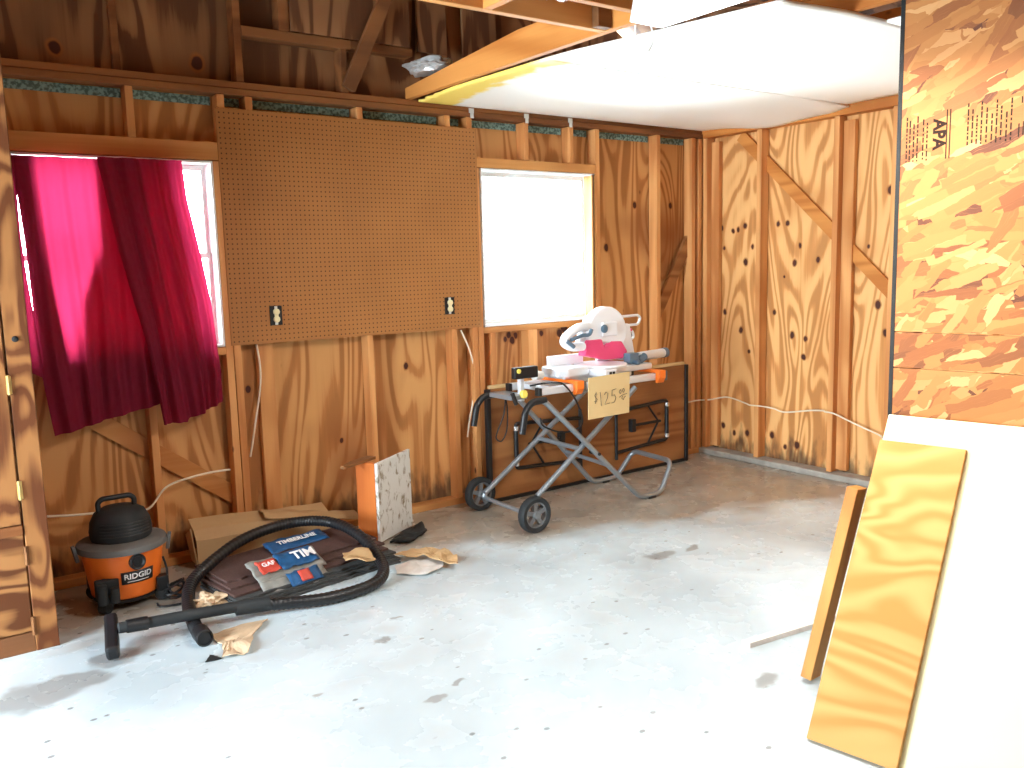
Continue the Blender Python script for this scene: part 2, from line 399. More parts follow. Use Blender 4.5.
def thing(name, label, cat, loc, group=None):
    o = bpy.data.objects.new(name, None); COL.objects.link(o); o.location = loc; o.empty_display_size = .1
    WL[o.name] = V(loc); return tag(o, label, cat, group)
def tag(o, label, cat, group=None):
    o['label'] = label; o['category'] = cat
    if group: o['group'] = group
    return o
def struct(o): o['kind'] = 'structure'; return o
def text_mb(body, size, loc, x, y, depth=.0006, bold=0., align='CENTER'):
    cu = bpy.data.curves.new('lettering', 'FONT'); cu.body = body; cu.size = size; cu.extrude = depth; cu.offset = bold
    cu.align_x = align; cu.align_y = 'CENTER'; cu.resolution_u = 3
    o = bpy.data.objects.new('lettering', cu); COL.objects.link(o)
    dg = bpy.context.evaluated_depsgraph_get(); me = bpy.data.meshes.new_from_object(o.evaluated_get(dg))
    x, y = V(x).normalized(), V(y).normalized(); z = x.cross(y); loc = V(loc)
    mb = MB(); mb.add([loc+x*v.co.x+y*v.co.y+z*v.co.z for v in me.vertices], [tuple(p.vertices) for p in me.polygons])
    bpy.data.objects.remove(o); bpy.data.curves.remove(cu); bpy.data.meshes.remove(me)
    return mb
def crumple(center, size, seed, amp=.3, n=3, freq=3.):
    import bmesh
    bm = bmesh.new(); bmesh.ops.create_icosphere(bm, subdivisions=n, radius=1)
    c = V(center); vs = []
    for v in bm.verts:
        p = v.co.copy(); q = mnoise.noise(p*freq+V((seed, 0, 0)))+.5*mnoise.noise(p*freq*2.3+V((0, seed, 0)))
        p *= 1+amp*q; vs.append(c+V((p.x*size[0], p.y*size[1], max(p.z, -.9)*size[2])))
    fs = [tuple(v.index for v in f.verts) for f in bm.faces]; bm.free()
    return MB().add(vs, fs)

# ------------------------------------------------------------------ setting: floor and outer shell
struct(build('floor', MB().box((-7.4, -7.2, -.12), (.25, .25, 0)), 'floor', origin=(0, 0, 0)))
XL = -7.3
mb = MB()                                          # back wall sheathing with two window openings
W1 = (-4.573, -3.665, 1.11, 2.056); W2 = (-2.019, -1.085, 1.108, 2.092)
for (a, b) in ((XL, W1[0]), (W1[1], W2[0]), (W2[1], .105)): mb.box((a, .09, 0), (b, .105, 2.40))
for w in (W1, W2):
    mb.box((w[0], .09, 0), (w[1], .105, w[2])); mb.box((w[0], .09, w[3]), (w[1], .105, 2.40))
wall_back = struct(build('wall_back', mb, 'ply_back', origin=(0, 0, 0)))
mb = MB().box((.09, -7.2, 0), (.105, .105, 2.6))
wall_right = struct(build('wall_right', mb, 'ply_right', origin=(0, 0, 0)))
mb = MB().box((XL-.1, -7.2, 0), (XL, GY0, 2.6)).box((XL-.1, GY0, GZ), (XL, GY1, 2.6)).box((XL-.1, GY1, 0), (XL, .105, 2.6))
struct(build('wall_left', mb, 'ply_back', origin=(0, 0, 0)))
mb = MB().box((XL-.1, -7.3, 0), (.2, -7.2, 2.6)).prism([(XL-.1, -7.3, 2.6), (.2, -7.3, 2.6), (.2, -7.3, 2.62), (-3.6, -7.3, 4.6), (XL-.1, -7.3, 2.62)], (0, .1, 0))
struct(build('wall_front', mb, 'ply_gable', origin=(0, 0, 0)))
mb = MB().prism([(.45, -7.5, 2.5), (-3.6, -7.5, 4.6), (-3.6, -7.5, 4.75), (.45, -7.5, 2.65)], (0, 7.8, 0))
mb.prism([(XL-.35, -7.5, 2.5), (-3.6, -7.5, 4.6), (-3.6, -7.5, 4.75), (XL-.35, -7.5, 2.65)], (0, 7.8, 0))
struct(build('roof', mb, 'ply_gable', origin=(0, 0, 0)))

def wpart(name, wall, a, b, mat, bevel=.003): return build(name, MB().box(a, b), mat, wall, bevel=bevel)
SD = .082                                          # stud depth, just clear of the sheathing
# back wall framing ----------------------------------------------------------
for (x0, x1, z0, z1) in (
    (-4.62, -4.582, .04, 2.39), (-3.622, -3.584, .04, 2.39), (-3.664, -3.626, .04, 2.056), (-3.476, -3.438, 1.15, 2.39),
    (-2.845, -2.807, .04, 2.39), (-2.268, -2.230, .04, 2.39), (-2.112, -2.074, .04, 2.39), (-2.070, -2.030, .04, 2.09),
    (-1.072, -1.034, .04, 2.39), (-1.110, -1.076, .04, 2.09), (-.485, -.447, .04, 2.39), (-.115, -.077, .04, 2.39), (-.045, -.004, .04, 2.39),
    (-5.2, -5.162, .04, 2.39), (-5.8, -5.762, .04, 2.39), (-6.4, -6.362, .04, 2.39), (-7.0, -6.962, .04, 2.39)):
    wpart('stud', wall_back, (x0, 0, z0), (x1, SD, z1), 'stud_z')
wpart('flat_stud', wall_back, (-3.482, .045, .04), (-3.393, .083, 1.12), 'stud_z')
for (x0, z0, z1) in ((-4.06, 2.152, 2.39), (-4.07, .04, 1.068), (-1.677, 2.155, 2.39), (-1.677, .04, 1.068), (-1.64, .04, 1.068), (-1.30, 2.155, 2.39), (-1.15, .04, 1.068), (-1.975, .04, 1.068)):
    wpart('cripple_stud', wall_back, (x0, 0, z0), (x0+.037, SD, z1), 'stud_z')
wpart('header', wall_back, (-4.582, -.001, 2.06), (-3.622, SD, 2.15), 'stud_x'); wpart('header', wall_back, (-2.074, -.001, 2.094), (-1.072, SD, 2.153), 'stud_x')
wpart('rough_sill', wall_back, (-4.58, 0, 1.068), (-3.664, SD, 1.106), 'stud_x'); wpart('rough_sill', wall_back, (-2.030, 0, 1.068), (-1.110, SD, 1.106), 'stud_x')
wpart('bottom_plate', wall_back, (XL, .0, 0), (-.0, .088, .04), 'stud_x')
wpart('top_plate', wall_back, (XL, -.002, 2.392), (-.0, .088, 2.424), 'plate'); wpart('top_plate', wall_back, (XL, .004, 2.426), (-.0, .088, 2.46), 'plate')
build('brace', MB().bar((-4.36, .075, .83), (-3.63, .075, .28), .09, .018, (0, 0, 1)), 'stud_x', wall_back, bevel=.002)
build('brace', MB().bar((-.44, .06, 1.09), (-.07, .06, 1.67), .085, .03, (0, 0, 1)), 'brown_board', wall_back, bevel=.002)
# gable above the plate
mb = MB().prism([(XL, .09, 2.40), (.1, .09, 2.40), (.1, .09, 2.6), (-3.6, .09, 4.6), (XL, .09, 2.6)], (0, .015, 0))
build('gable_sheathing', mb, 'ply_gable', wall_back)
for (x0, x1, z0, z1) in ((-4.09, -4.055, 2.462, 3.9), (-3.512, -3.472, 2.462, 4.2), (-2.925, -2.885, 2.462, 2.70), (-5.3, -5.26, 2.462, 3.5)):
    wpart('gable_stud', wall_back, (x0, .005 if x0 > -4 else .05, z0), (x1, .088, z1), 'plate')
wpart('blocking', wall_back, (-3.472, .0, 2.692), (-2.86, .088, 2.742), 'plate'); wpart('blocking', wall_back, (-2.86, .0, 2.70), (-2.47, .088, 2.742), 'plate')
wpart('plywood_patch', wall_back, (-3.21, -.014, 2.745), (-2.49, -.002, 3.3), 'ply_gable'); wpart('trimmer', wall_back, (-3.27, .0, 2.742), (-3.212, .088, 3.3), 'plate')
wpart('gable_board', wall_back, (-2.42, .02, 2.74), (-2.22, .04, 3.3), 'ply_gable')
wpart('gable_board', wall_back, (-2.10, .03, 2.70), (-1.85, .05, 3.3), 'ply_gable')
# right wall framing ---------------------------------------------------------
for (y0, y1, x0) in ((-.045, -.004, .0), (-.540, -.500, 0), (-1.150, -1.110, 0), (-1.556, -1.516, 0), (-2.166, -2.126, 0), (-2.77, -2.73, 0), (-3.4, -3.36, 0), (-4.0, -3.96, 0), (-4.6, -4.56, 0), (-5.2, -5.16, 0), (-5.8, -5.76, 0), (-6.4, -6.36, 0)):
    if y0 > -.1: wpart('stud', wall_right, (.0, -.045, .045), (SD, -.004, 2.39), 'stud_z')
    else: wpart('stud', wall_right, (x0, y0, .045), (SD, y1, 2.39), 'stud_z')
wpart('flat_stud', wall_right, (.045, -1.232, .06), (.083, -1.152, 2.36), 'stud_z')
wpart('flat_stud', wall_right, (.045, -.120, .06), (.083, -.048, 2.36), 'stud_z')
wpart('top_plate', wall_right, (.0, -7.2, 2.392), (.088, -.0, 2.46), 'stud_y')
build('brace', MB().bar((.07, -.30, 2.38), (.07, -1.62, 1.15), .085, .02, (0, 0, 1)), 'stud_y', wall_right, bevel=.002)
struct(build('baseboard_right', MB().grid(lambda u, v: (0, 0, 0), 2, 2) if False else MB().box((-.035, -7.2, 0), (.089, -.0, .043)), 'concrete_curb', origin=(0, 0, 0), bevel=.008))

# windows --------------------------------------------------------------------
def window(name, w, rail=True, t=.022, lining='stud_z'):
    x0, x1, z0, z1 = w
    mb = MB().box((x0+.001, .0, z0+.001), (x0+t, .125, z1-.001)).box((x1-t, .0, z0+.001), (x1-.001, .125, z1-.001)).box((x0+t, .0, z1-t), (x1-t, .125, z1-.001)).box((x0+t, .0, z0+.001), (x1-t, .125, z0+t))
    root = struct(build(name, mb, lining, origin=((x0+x1)/2, .06, z0)))
    xm = (z0+z1)/2
    for (a, b, y) in ((z0+t, xm+.015, .088), (xm-.015, z1-t, .106)) if rail else ((z0+t, z1-t, .10),):
        f = MB(); X0, X1 = x0+t, x1-t
        f.box((X0, y, a), (X0+.018, y+.016, b)).box((X1-.018, y, a), (X1, y+.016, b)).box((X0+.018, y, a), (X1-.018, y+.016, a+.028)).box((X0+.018, y, b-.028), (X1-.018, y+.016, b))
        s = build('sash', f, 'window_white', root)
        build('pane', MB().box((X0+.018, y+.006, a+.028), (X1-.018, y+.010, b-.028)), 'glass', s)
    return root
window('window_1', W1, True, .012, 'window_white'); window('window_2', W2, False, .012, 'window_white')

# ceiling: two drywall sheets under the joists --------------------------------
def sag(x, y):                                     # the sheets bow down along the right wall and at the front corner
    t = max(0, min(1, (x+1.3)/1.3)); b = math.exp(-((y+.66)/.36)**2)
    u = max(0, min(1, (-1.9-x)/.6)); w = max(0, min(1, (-1.4-y)/1.0))
    q = max(0, 1-abs(y+1.1)/.25)*max(0, min(1, (x+.5)/.4))*.022 if y > -1.2225 else 0
    return 2.452-q-.062*t*t*b-.030*u*w
def sheet(y0, y1, xl0, xl1, xr, edge=None):
    def fn(u, v):
        y = y0+(y1-y0)*v; xl = xl0+(xl1-xl0)*v
        if edge: xl += edge(y)
        x = xl+(xr-xl)*u
        return (x, y, sag(x, y))
    return fn
rag = lambda y: .05*max(0, 1+y/.45)*(1+.8*mnoise.noise(V((y*19, 3, 1)))) if y > -.45 else 0.
ceil = struct(build('ceiling', MB().grid(sheet(-.012, -1.222, -2.50, -2.46, -.012, rag), 60, 50), 'drywall', origin=(0, 0, 0), smooth=True, solid=.011))
c2 = build('drywall_sheet', MB().grid(sheet(-1.228, -2.44, -2.46, -2.33, -.045), 40, 40), 'drywall', ceil, smooth=True, solid=.011)
c3 = build('drywall_sheet', MB().grid(sheet(-2.445, -3.6, -1.64, -1.64, -.012), 10, 10), 'drywall', ceil, smooth=True, solid=.011)
def joist(x, y0, y1, h=.14, w=.038, z=2.461):
    mb = MB()
    mb.prism([(x-w/2, y0, z), (x-w/2, y0, z+.062), (x-w/2, y0-1.1, z+h), (x-w/2, y1, z+h), (x-w/2, y1, z)], (w, 0, 0))
    return build('joist', mb, 'stud_y', ceil, bevel=.003)
joist(-2.50, .02, -1.93, .145)
joist(-2.445, -1.90, -7.0, .14)
for x in (-1.85, -1.25, -.66): joist(x, .02, -7.0)
for x in (-5.6, -6.4): joist(x, .02, -7.0)
def cross_beam(x0, x1, y, h=.14, z=2.461): return build('cross_beam', MB().box((x0, y, z), (x1, y+.038, z+h)), 'stud_x', ceil, bevel=.003)
cross_beam(-5.4, -2.523, -1.70); cross_beam(-5.4, -2.523, -1.985)
build('short_block', MB().box((-3.15, -1.945, 2.461), (-3.11, -1.70, 2.60)), 'stud_y', ceil, bevel=.003)
build('hanger_block', MB().box((-2.60, -1.742, 2.463), (-2.525, -1.702, 2.60)), 'dark_wood', ceil, bevel=.002)

# ------------------------------------------------------------------ things on the shell
b = build('rafter_brace', MB().bar((-2.905, -.03, 2.475), (-2.56, -.10, 3.22), .075, .038, (1, 0, 0)), 'plate', bevel=.003)
tag(b, 'reddish slanting wooden brace rising from the top plate above the pegboard', 'brace')
mb = MB()
for (a, c) in ((-4.575, -3.63), (-3.58, -3.48), (-3.43, -2.85), (-2.80, -2.275), (-2.225, -2.118), (-2.068, -1.68), (-1.635, -1.305), (-1.26, -1.078), (-1.028, -.49), (-.44, -.12)):
    mb.box((a, .083, 2.346), (c, .0895, 2.388))
tag(build('insulation_strip', mb, 'insul', origin=(-2.3, .086, 2.33)), 'greenish white flecked foam strip tucked under the top plate between the studs', 'insulation')

# cupboard at the left
cx1, cf = -4.652, -.70
cup = thing('wooden_cupboard', 'tall plywood cupboard with a hinged door beside the curtained window', 'cupboard', (-5.2, -.4, 0))
mb = MB().box((-5.75, -.682, .0), (cx1-.001, -.02, 2.46)); build('body', mb, 'ply_zebra', cup)
build('stile', MB().box((-4.736, cf, .0), (cx1, -.683, 2.46)), 'ply_zebra', cup, bevel=.003)
dr = build('door', MB().box((-5.75, cf+.006, .085), (-4.741, -.684, 2.40)), 'ply_zebra2', cup, bevel=.003)
build('rail', MB().box((-5.75, cf-.006, .485), (-4.742, cf+.004, .525)), 'plate', dr, bevel=.002)
build('upper_panel', MB().box((-5.75, cf-.004, .53), (-4.745, cf+.005, 1.6)), 'ply_zebra', dr, bevel=.002)
build('kickboard', MB().box((-5.75, cf+.002, 0), (-4.737, -.684, .08)), 'plate', cup, bevel=.002)
for z, m_ in ((1.084, 'brass'), (.666, 'brass'), (.40, 'dark_wood'), (.108, 'dark_wood')):
    mb = MB().box((-4.747, cf-.004, z-.035), (-4.728, cf, z+.035)); mb.tube([(-4.739, cf-.005, z-.038), (-4.739, cf-.005, z+.038)], .006, 8)
    build('hinge', mb, m_, dr)
build('bolt', MB().lathe([(.012, 0), (.012, .004), (.005, .008)], (-4.70, cf, 1.26), (0, -1, 0), 12), 'dark_scrap', cup)

# pegboard and its two receptacles
pg = build('pegboard', MB().box((-3.635, -.0075, 1.112), (-2.050, -.0015, 2.322)), 'pegboard', origin=(0, 0, 0))
tag(pg, 'large brown perforated pegboard fixed to the studs between the two windows', 'pegboard')
def outlet(x, z, label):
    t = thing('electrical_outlet', label, 'outlet', (x, -.0075, z-.052), 'receptacles in the pegboard')
    build('box', MB().box((x-.034, -.013, z-.052), (x+.034, -.0078, z+.052)), 'black', t, bevel=.002)
    build('receptacle', MB().lathe([(.017, 0), (.017, .012), (.013, .014)], (x, -.013, z+.02), (0, -1, 0), 18).lathe([(.017, 0), (.017, .012), (.013, .014)], (x, -.013, z-.02), (0, -1, 0), 18).box((x-.010, -.022, z-.02), (x+.010, -.0135, z+.02)), 'ivory', t)
    build('strap', MB().box((x-.008, -.0145, z-.05), (x+.008, -.0131, z+.05)), 'zinc', t)
outlet(-3.386, 1.257, 'bare receptacle in the pegboard near the red curtain')
outlet(-2.285, 1.256, 'bare receptacle in the pegboard near the uncovered window')

# metal clips on the plate
for x, w in ((-2.076, 'next to the yellow ceiling edge'), (-1.656, 'above the middle of the uncovered window'), (-1.292, 'above the right half of the uncovered window')):
    mb = MB().box((x-.018, -.005, 2.415), (x+.018, -.0022, 2.443)).box((x-.010, -.007, 2.385), (x+.014, -.0035, 2.415))
    tag(build('metal_clip', mb, 'zinc'), 'small pale metal clip on the top plate '+w, 'clip', 'clips on the top plate')

# cables
def cable(name, P, r, label, mat='cream_cable', cat='cable', group='electrical cables on the walls'):
    o = build(name, MB().tube(smooth_path(P, 6), r, 8), mat, smooth=True); return tag(o, label, cat, group)
cable('wall_cable', [(-.39, -.006, .42), (-.20, -.008, .415), (-.05, -.01, .418), (.03, -.05-.01, .42), (.04, -.22, .455), (.03, -.40, .43), (-.006, -.47, .428), (-.008, -.56, .432), (.03, -.65, .42), (.045, -.735, .402), (.045, -.95, .44), (.02, -1.06, .455), (-.008, -1.10, .455), (-.008, -1.17, .45), (.03, -1.28, .40), (.04, -1.47, .341), (-.008, -1.54, .33), (.02, -1.75, .34)], .0055,
      'cream cable sagging along the right wall studs behind the folded table')
cable('wall_cable', [(-4.58, -.010, .375), (-4.45, -.012, .357), (-4.335, -.012, .348), (-4.2, -.012, .338), (-4.11, -.012, .326), (-4.02, -.012, .42), (-3.896, -.012, .45), (-3.78, -.012, .46), (-3.69, -.012, .458)], .0055,
      'cream cable strung across the studs below the red curtain and above the shop vacuum')
cable('wall_cable', [(-3.487, .035, 1.105), (-3.475, .035, .98), (-3.487, .03, .855), (-3.52, .03, .70), (-3.545, .03, .58), (-3.56, .04, .50)], .0055,
      'cream cable hanging from the left corner of the pegboard')
cable('wall_cable', [(-2.19, .02, 1.10), (-2.14, .01, .98), (-2.10, .02, .85), (-2.095, .03, .71), (-2.14, .03, .52), (-2.16, .03, .415)], .0055,
      'cream cable hanging from the right corner of the pegboard')

# curtain --------------------------------------------------------------------
cur = thing('curtain', 'maroon cloth curtain hanging lopsided over the left window', 'curtain', (-4.15, -.05, .75))
def lerp(a, b, t): return a+(b-a)*t
def pl(pts, z):                                    # x on a polyline of (z, x), z descending
    for (z0, x0), (z1, x1) in zip(pts, pts[1:]):
        if z >= z1: return lerp(x0, x1, (z0-z)/(z0-z1)) if z0 != z1 else x1
    return pts[-1][1]
def cloth(L, R, zt, zb, y, folds, amp, seed):
    def fn(u, v):
        zz = lerp(zt, zb(u), v); x = lerp(pl(L, zz), pl(R, zz), u)
        fade = .45+.55*v
        a = amp*fade*(math.sin(u*folds*6.283+seed+1.5*math.sin(v*2+seed))+.5*math.sin(u*folds*2.3*6.283+seed*2+v*1.6))
        a += amp*.8*mnoise.noise(V((u*3+seed, v*2.5, seed)))*fade
        return (x+.010*math.sin(v*5+u*9+seed)*v, y+a-.02*v, zz)
    return fn
A_L = [(2.04, -4.570), (1.6, -4.548), (1.1, -4.530), (.75, -4.507)]; A_R = [(2.04, -4.02), (1.4, -4.0), (.75, -4.02)]
build('panel', MB().grid(cloth(A_L, A_R, 2.035, lambda u: lerp(.758, .86, u), -.045, 4.2, .015, 1.3), 70, 60), 'curtain', cur, smooth=True)
B_L = [(2.04, -4.225), (1.6, -4.16), (1.2, -4.09), (.75, -4.035)]; B_R = [(2.04, -3.845), (1.85, -3.835), (1.61, -3.795), (1.35, -3.755), (1.0, -3.722), (.75, -3.725)]
build('panel', MB().grid(cloth(B_L, B_R, 2.04, lambda u: .758 if u < .38 else lerp(.765, .84, (u-.38)/.62), -.090, 3.6, .019, 4.1), 80, 60), 'curtain', cur, smooth=True)
L_L = [(2.04, -4.228), (1.62, -4.235), (1.38, -4.325), (1.1, -4.365), (.86, -4.42)]; L_R = [(2.04, -3.875), (1.6, -3.83), (.85, -3.77)]
build('lining', MB().grid(cloth(L_L, L_R, 2.035, lambda u: lerp(.86, .90, u), -.018, 2., .004, 2.2), 40, 40), 'curtain', cur, smooth=True)
H_L = [(2.04, -4.566), (1.6, -4.538), (1.1, -4.515)]; H_R = [(2.04, -4.488), (1.6, -4.462), (1.1, -4.425)]
build('hem', MB().grid(cloth(H_L, H_R, 2.032, lambda u: 1.0, -.022, 1., .002, .5), 10, 30), 'curtain', cur, smooth=True)
S_L = [(2.04, -4.572), (1.6, -4.600), (1.1, -4.628)]; S_R = [(2.04, -4.558), (1.72, -4.562), (1.45, -4.555), (1.1, -4.540)]
build('hem', MB().grid(cloth(H_L, H_R, 2.031, lambda u: 1.0, -.014, 1., .001, .8), 10, 30), 'curtain', cur, smooth=True)
build('side_panel', MB().grid(cloth(S_L, S_R, 2.03, lambda u: lerp(1.12, 1.03, u), -.055, 1., .004, .9), 12, 30), 'curtain', cur, smooth=True)

# foil bag and plastic scrap on the beams, light, hanging wires ------------------
tag(build('crumpled_bag', crumple((-2.50, -.22, 2.60), (.12, .15, .045), 3.1, .32, 4, 1.9), 'foil'), 'crumpled silvery plastic bag stuffed on top of the end of the ceiling joist', 'bag')
tag(build('plastic_scrap', crumple((-2.93, -1.86, 2.54), (.13, .07, .05), 8.3, .5, 4, 2.2), 'white_scrap'), 'ragged white plastic scrap draped between the two cross beams', 'plastic')
lt = thing('shop_light', 'white fluorescent shop light with added glow hanging under the joists beside the drywall', 'ceiling light', (-3.0, -2.9, 2.26))
lx, ly0, ly1, lz = -2.96, -2.38, -3.58, 2.305
mb = MB().prism([(lx-.05, ly0, lz+.07), (lx-.075, ly0, lz-.03), (lx-.069, ly0, lz-.03), (lx-.045, ly0, lz+.06), (lx+.045, ly0, lz+.06), (lx+.069, ly0, lz-.03), (lx+.075, ly0, lz-.03), (lx+.05, ly0, lz+.07)], (0, ly1-ly0, 0)); build('housing', mb, 'white_metal', lt)  # skirts shaped to hold the tube light off the partition
build('end_plate', MB().prism([(lx-.05, ly0+.004, lz+.07), (lx-.075, ly0+.004, lz-.03), (lx+.075, ly0+.004, lz-.03), (lx+.05, ly0+.004, lz+.07)], (0, -.003, 0)), 'white_metal', lt)
for y in (ly0-.12, ly1+.12): build('hanger', MB().tube([(lx, y, lz+.068), (lx, y, 2.462)], .004, 6), 'zinc', lt)
build('bracket', MB().box((lx-.05, ly0-.03, lz+.071), (lx+.03, ly0+.01, lz+.080)), 'zinc', lt)
for x in (lx-.032, lx+.032):
    tb = build('tube', MB().tube([(x, ly0-.02, lz+.01), (x, ly1+.02, lz+.01)], .0155, 12), 'added_glow_tube', lt, smooth=True)  # tubes added to brighten the floor
    for y in (ly0-.015, ly1+.015): build('added_tube_socket', MB().box((x-.018, y-.012, lz-.01), (x+.018, y+.012, lz+.05)), 'white', tb)
joist(lx, -2.025, -7.0)
w = build('hanging_wire', MB().tube(smooth_path([(-2.475, -1.83, 2.462), (-2.476, -1.83, 2.40), (-2.474, -1.83, 2.35)], 5), .0035, 6), 'white', smooth=True)
tag(w, 'straight white wire hanging from the joist end beside the drywall', 'wire', 'white wires hanging from the joist')
w = build('hanging_wire', MB().tube(smooth_path([(-2.44, -1.88, 2.462), (-2.425, -1.88, 2.42), (-2.428, -1.88, 2.385), (-2.45, -1.88, 2.35)], 5), .0035, 6), 'white', smooth=True)
tag(w, 'curved white wire hanging from the joist end beside the shop light', 'wire', 'white wires hanging from the joist')

# ------------------------------------------------------------------ partition and leaning sheets on the right
D = V((.179, -.984, 0)); N = V((.984, .179, 0)); Z = V((0, 0, 1))
def P(s, n, h): return D*s+N*n+Z*h
def slab(s0, s1, h0, h1, n0, n1):
    return MB().hexa([P(s0, n0, h0), P(s1, n0, h0), P(s1, n1, h0), P(s0, n1, h0), P(s0, n0, h1), P(s1, n0, h1), P(s1, n1, h1), P(s0, n1, h1)])
on = -2.787
part = thing('strand_board_partition', 'tall partition clad in orange strand board with an inspection stamp', 'partition', tuple(P(3.1, on, 0)))
build('sheet', slab(2.450, 3.9, 1.236, 2.62, on, on+.012), 'osb', part)
build('strip', slab(2.450, 3.9, 1.113, 1.232, on, on+.012), 'osb', part)
build('lower_sheet', slab(2.450, 3.9, .02, 1.109, on, on+.012), 'osb', part)
build('edge_strip', slab(2.436, 2.449, .02, 2.62, on-.001, on+.013), 'dark_scrap', part)
for s in (2.47, 2.88, 3.29, 3.70): build('stud', slab(s, s+.038, 0, 2.6, on+.013, on+.10), 'stud_z', part)
# inspection stamp, printed sideways
sx, sy = -Z, D                                     # reading direction runs downwards
st = build('stamp', text_mb('APA', .052, P(2.568, on-.0008, 1.880), sx, sy, .0003, .0022), 'black_print', part)
def stamp_line(s, h0, h1, w=.0018): build('stamp_line', slab(s-w, s+w, h0, h1, on-.0008, on-.0001), 'black_print', st)
stamp_line(2.602, 1.80, 1.955); stamp_line(2.592, 1.80, 1.955)
mb = MB()
def stamp_row(s, h, h1):
    while h > h1:
        l = random.uniform(.006, .022); q = slab(s-.0022, s+.0022, max(h-l, h1), h, on-.0008, on-.0001); mb.add(q.v, q.f); h -= l+random.uniform(.003, .007)
for i, s in enumerate((2.468, 2.478, 2.490, 2.502, 2.520, 2.532)): stamp_row(s, 1.945-.012*(i % 3), 1.80)
for i, s in enumerate((2.655, 2.668, 2.681, 2.694, 2.709, 2.724, 2.737, 2.750, 2.765, 2.778)): stamp_row(s, 1.965-.02*((i*7) % 3), 1.835)
build('stamp_rows', mb, 'black_print', st)
build('stamp_number', text_mb('1  22', .050, P(2.842, on-.0008, 1.885), sx, sy, .0003, .0018), 'black_print', part)
stamp_line(2.818, 1.925, 1.965); stamp_line(2.806, 1.945, 1.965); stamp_line(2.812, 1.85, 1.89); stamp_line(2.800, 1.845, 1.885); stamp_line(2.822, 1.89, 1.915)

k = .61                                            # slope of the leaning sheets
cs = math.cos(math.atan(k)); sn = math.sin(math.atan(k))
up = (N*sn+Z*cs); nr = (N*cs-Z*sn)                 # along the slope, and away from the room
def lean(s0, s1, n_base, L, th, lo=0.):
    a = P(s0, n_base, 0); c = P(s1, n_base, 0); f = Z*(th*sn)
    q = [a, c, c+nr*th, a+nr*th]
    q = [p+f for p in q]
    return MB().hexa([p+up*lo for p in q]+[p+up*L for p in q])
th = .02
o = build('plywood_board', lean(2.449, 2.722, -3.413, 1.010, th), 'pale_board', bevel=.002); tag(o, 'narrow plywood board with wavy grain leaning on the cream sheet', 'board')
o = build('cream_sheet', lean(2.449, 3.75, -3.413+(th+.001)/cs, 1.105, .012), 'cream_board', bevel=.002); tag(o, 'wide cream faced sheet leaning on the strand board partition behind a narrow plywood board', 'board')
a, b_ = V((-2.562, -2.785, .012)), V((-2.437, -2.868, .70))
o = build('stud_offcut', MB().bar(a, b_, .04, .085, V((.2, -.98, 0))), 'pine_stick', bevel=.003); tag(o, 'slim pine stud offcut leaning against the left edge of the cream sheet', 'board')
o = build('trim_strip', MB().prism([(-2.53, -2.452, .0), (-2.525, -2.49, 0), (-1.98, -2.56, 0), (-1.985, -2.522, 0)], (0, 0, .022)), 'paper_white', bevel=.002); tag(o, 'short white trim strip lying flat on the concrete floor', 'trim strip')

# ------------------------------------------------------------------ shop vacuum
vc = V((-4.315, -.345, 0))
vac = thing('shop_vacuum', 'orange and black wet dry shop vacuum standing in the corner under the curtain', 'vacuum', tuple(vc))
fdir = V((-.826, -4.245, 0)).normalized(); fdir = V((.02, -1, 0)).normalized()
def at(a, r, z): return vc+V((math.sin(a)*r, -math.cos(a)*r, z))
build('drum', MB().lathe([(.128, .045), (.140, .05), (.146, .06), (.176, .262), (.176, .268)], vc, n=48), 'orange', vac, smooth=True)
build('rim', MB().lathe([(.178, .262), (.192, .264), (.196, .275), (.190, .292), (.165, .302), (.125, .306), (.05, .306)], vc, n=48), 'rim_grey', vac, smooth=True)
lid = build('motor_head', MB().lathe([(.125, .300), (.132, .315), (.134, .345), (.128, .385), (.108, .425), (.075, .445), (.02, .449)], vc, n=40), 'black_matte', vac, smooth=True)
for i in range(5):
    h = .335+i*.014; rr = .1355-(.002 if i < 3 else .004*(i-2))
    build('vent_rib', MB().tube([at(t*.1-.9, rr, h) for t in range(19)], .0028, 6), 'black', lid, smooth=True)
P_ = [at(-1.57, .085, .425), at(-1.57, .088, .475), at(-1.57, .07, .492), at(1.57, .05, .492), at(1.57, .068, .475), at(1.57, .065, .43)]
build('handle', MB().tube(bend_path(P_, .03, 5), .012, 10), 'black', vac, smooth=True)
for a in (1.25, -1.55):                            # latch ears
    p = at(a, .20, .25); build('latch', MB().bar(at(a, .192, .225), at(a, .206, .30), .035, .016, at(a+1.57, 1, 0)-vc), 'rim_grey', vac, bevel=.004)
pa = .13
pc = at(pa, .171, .225); pd = (at(pa, 1, 0)-vc)
build('hose_port', MB().lathe([(.036, -.01), (.036, .010), (.031, .014), (.025, .010), (.022, .004), (.001, .003)], pc, pd, 28), 'black', vac, smooth=True)
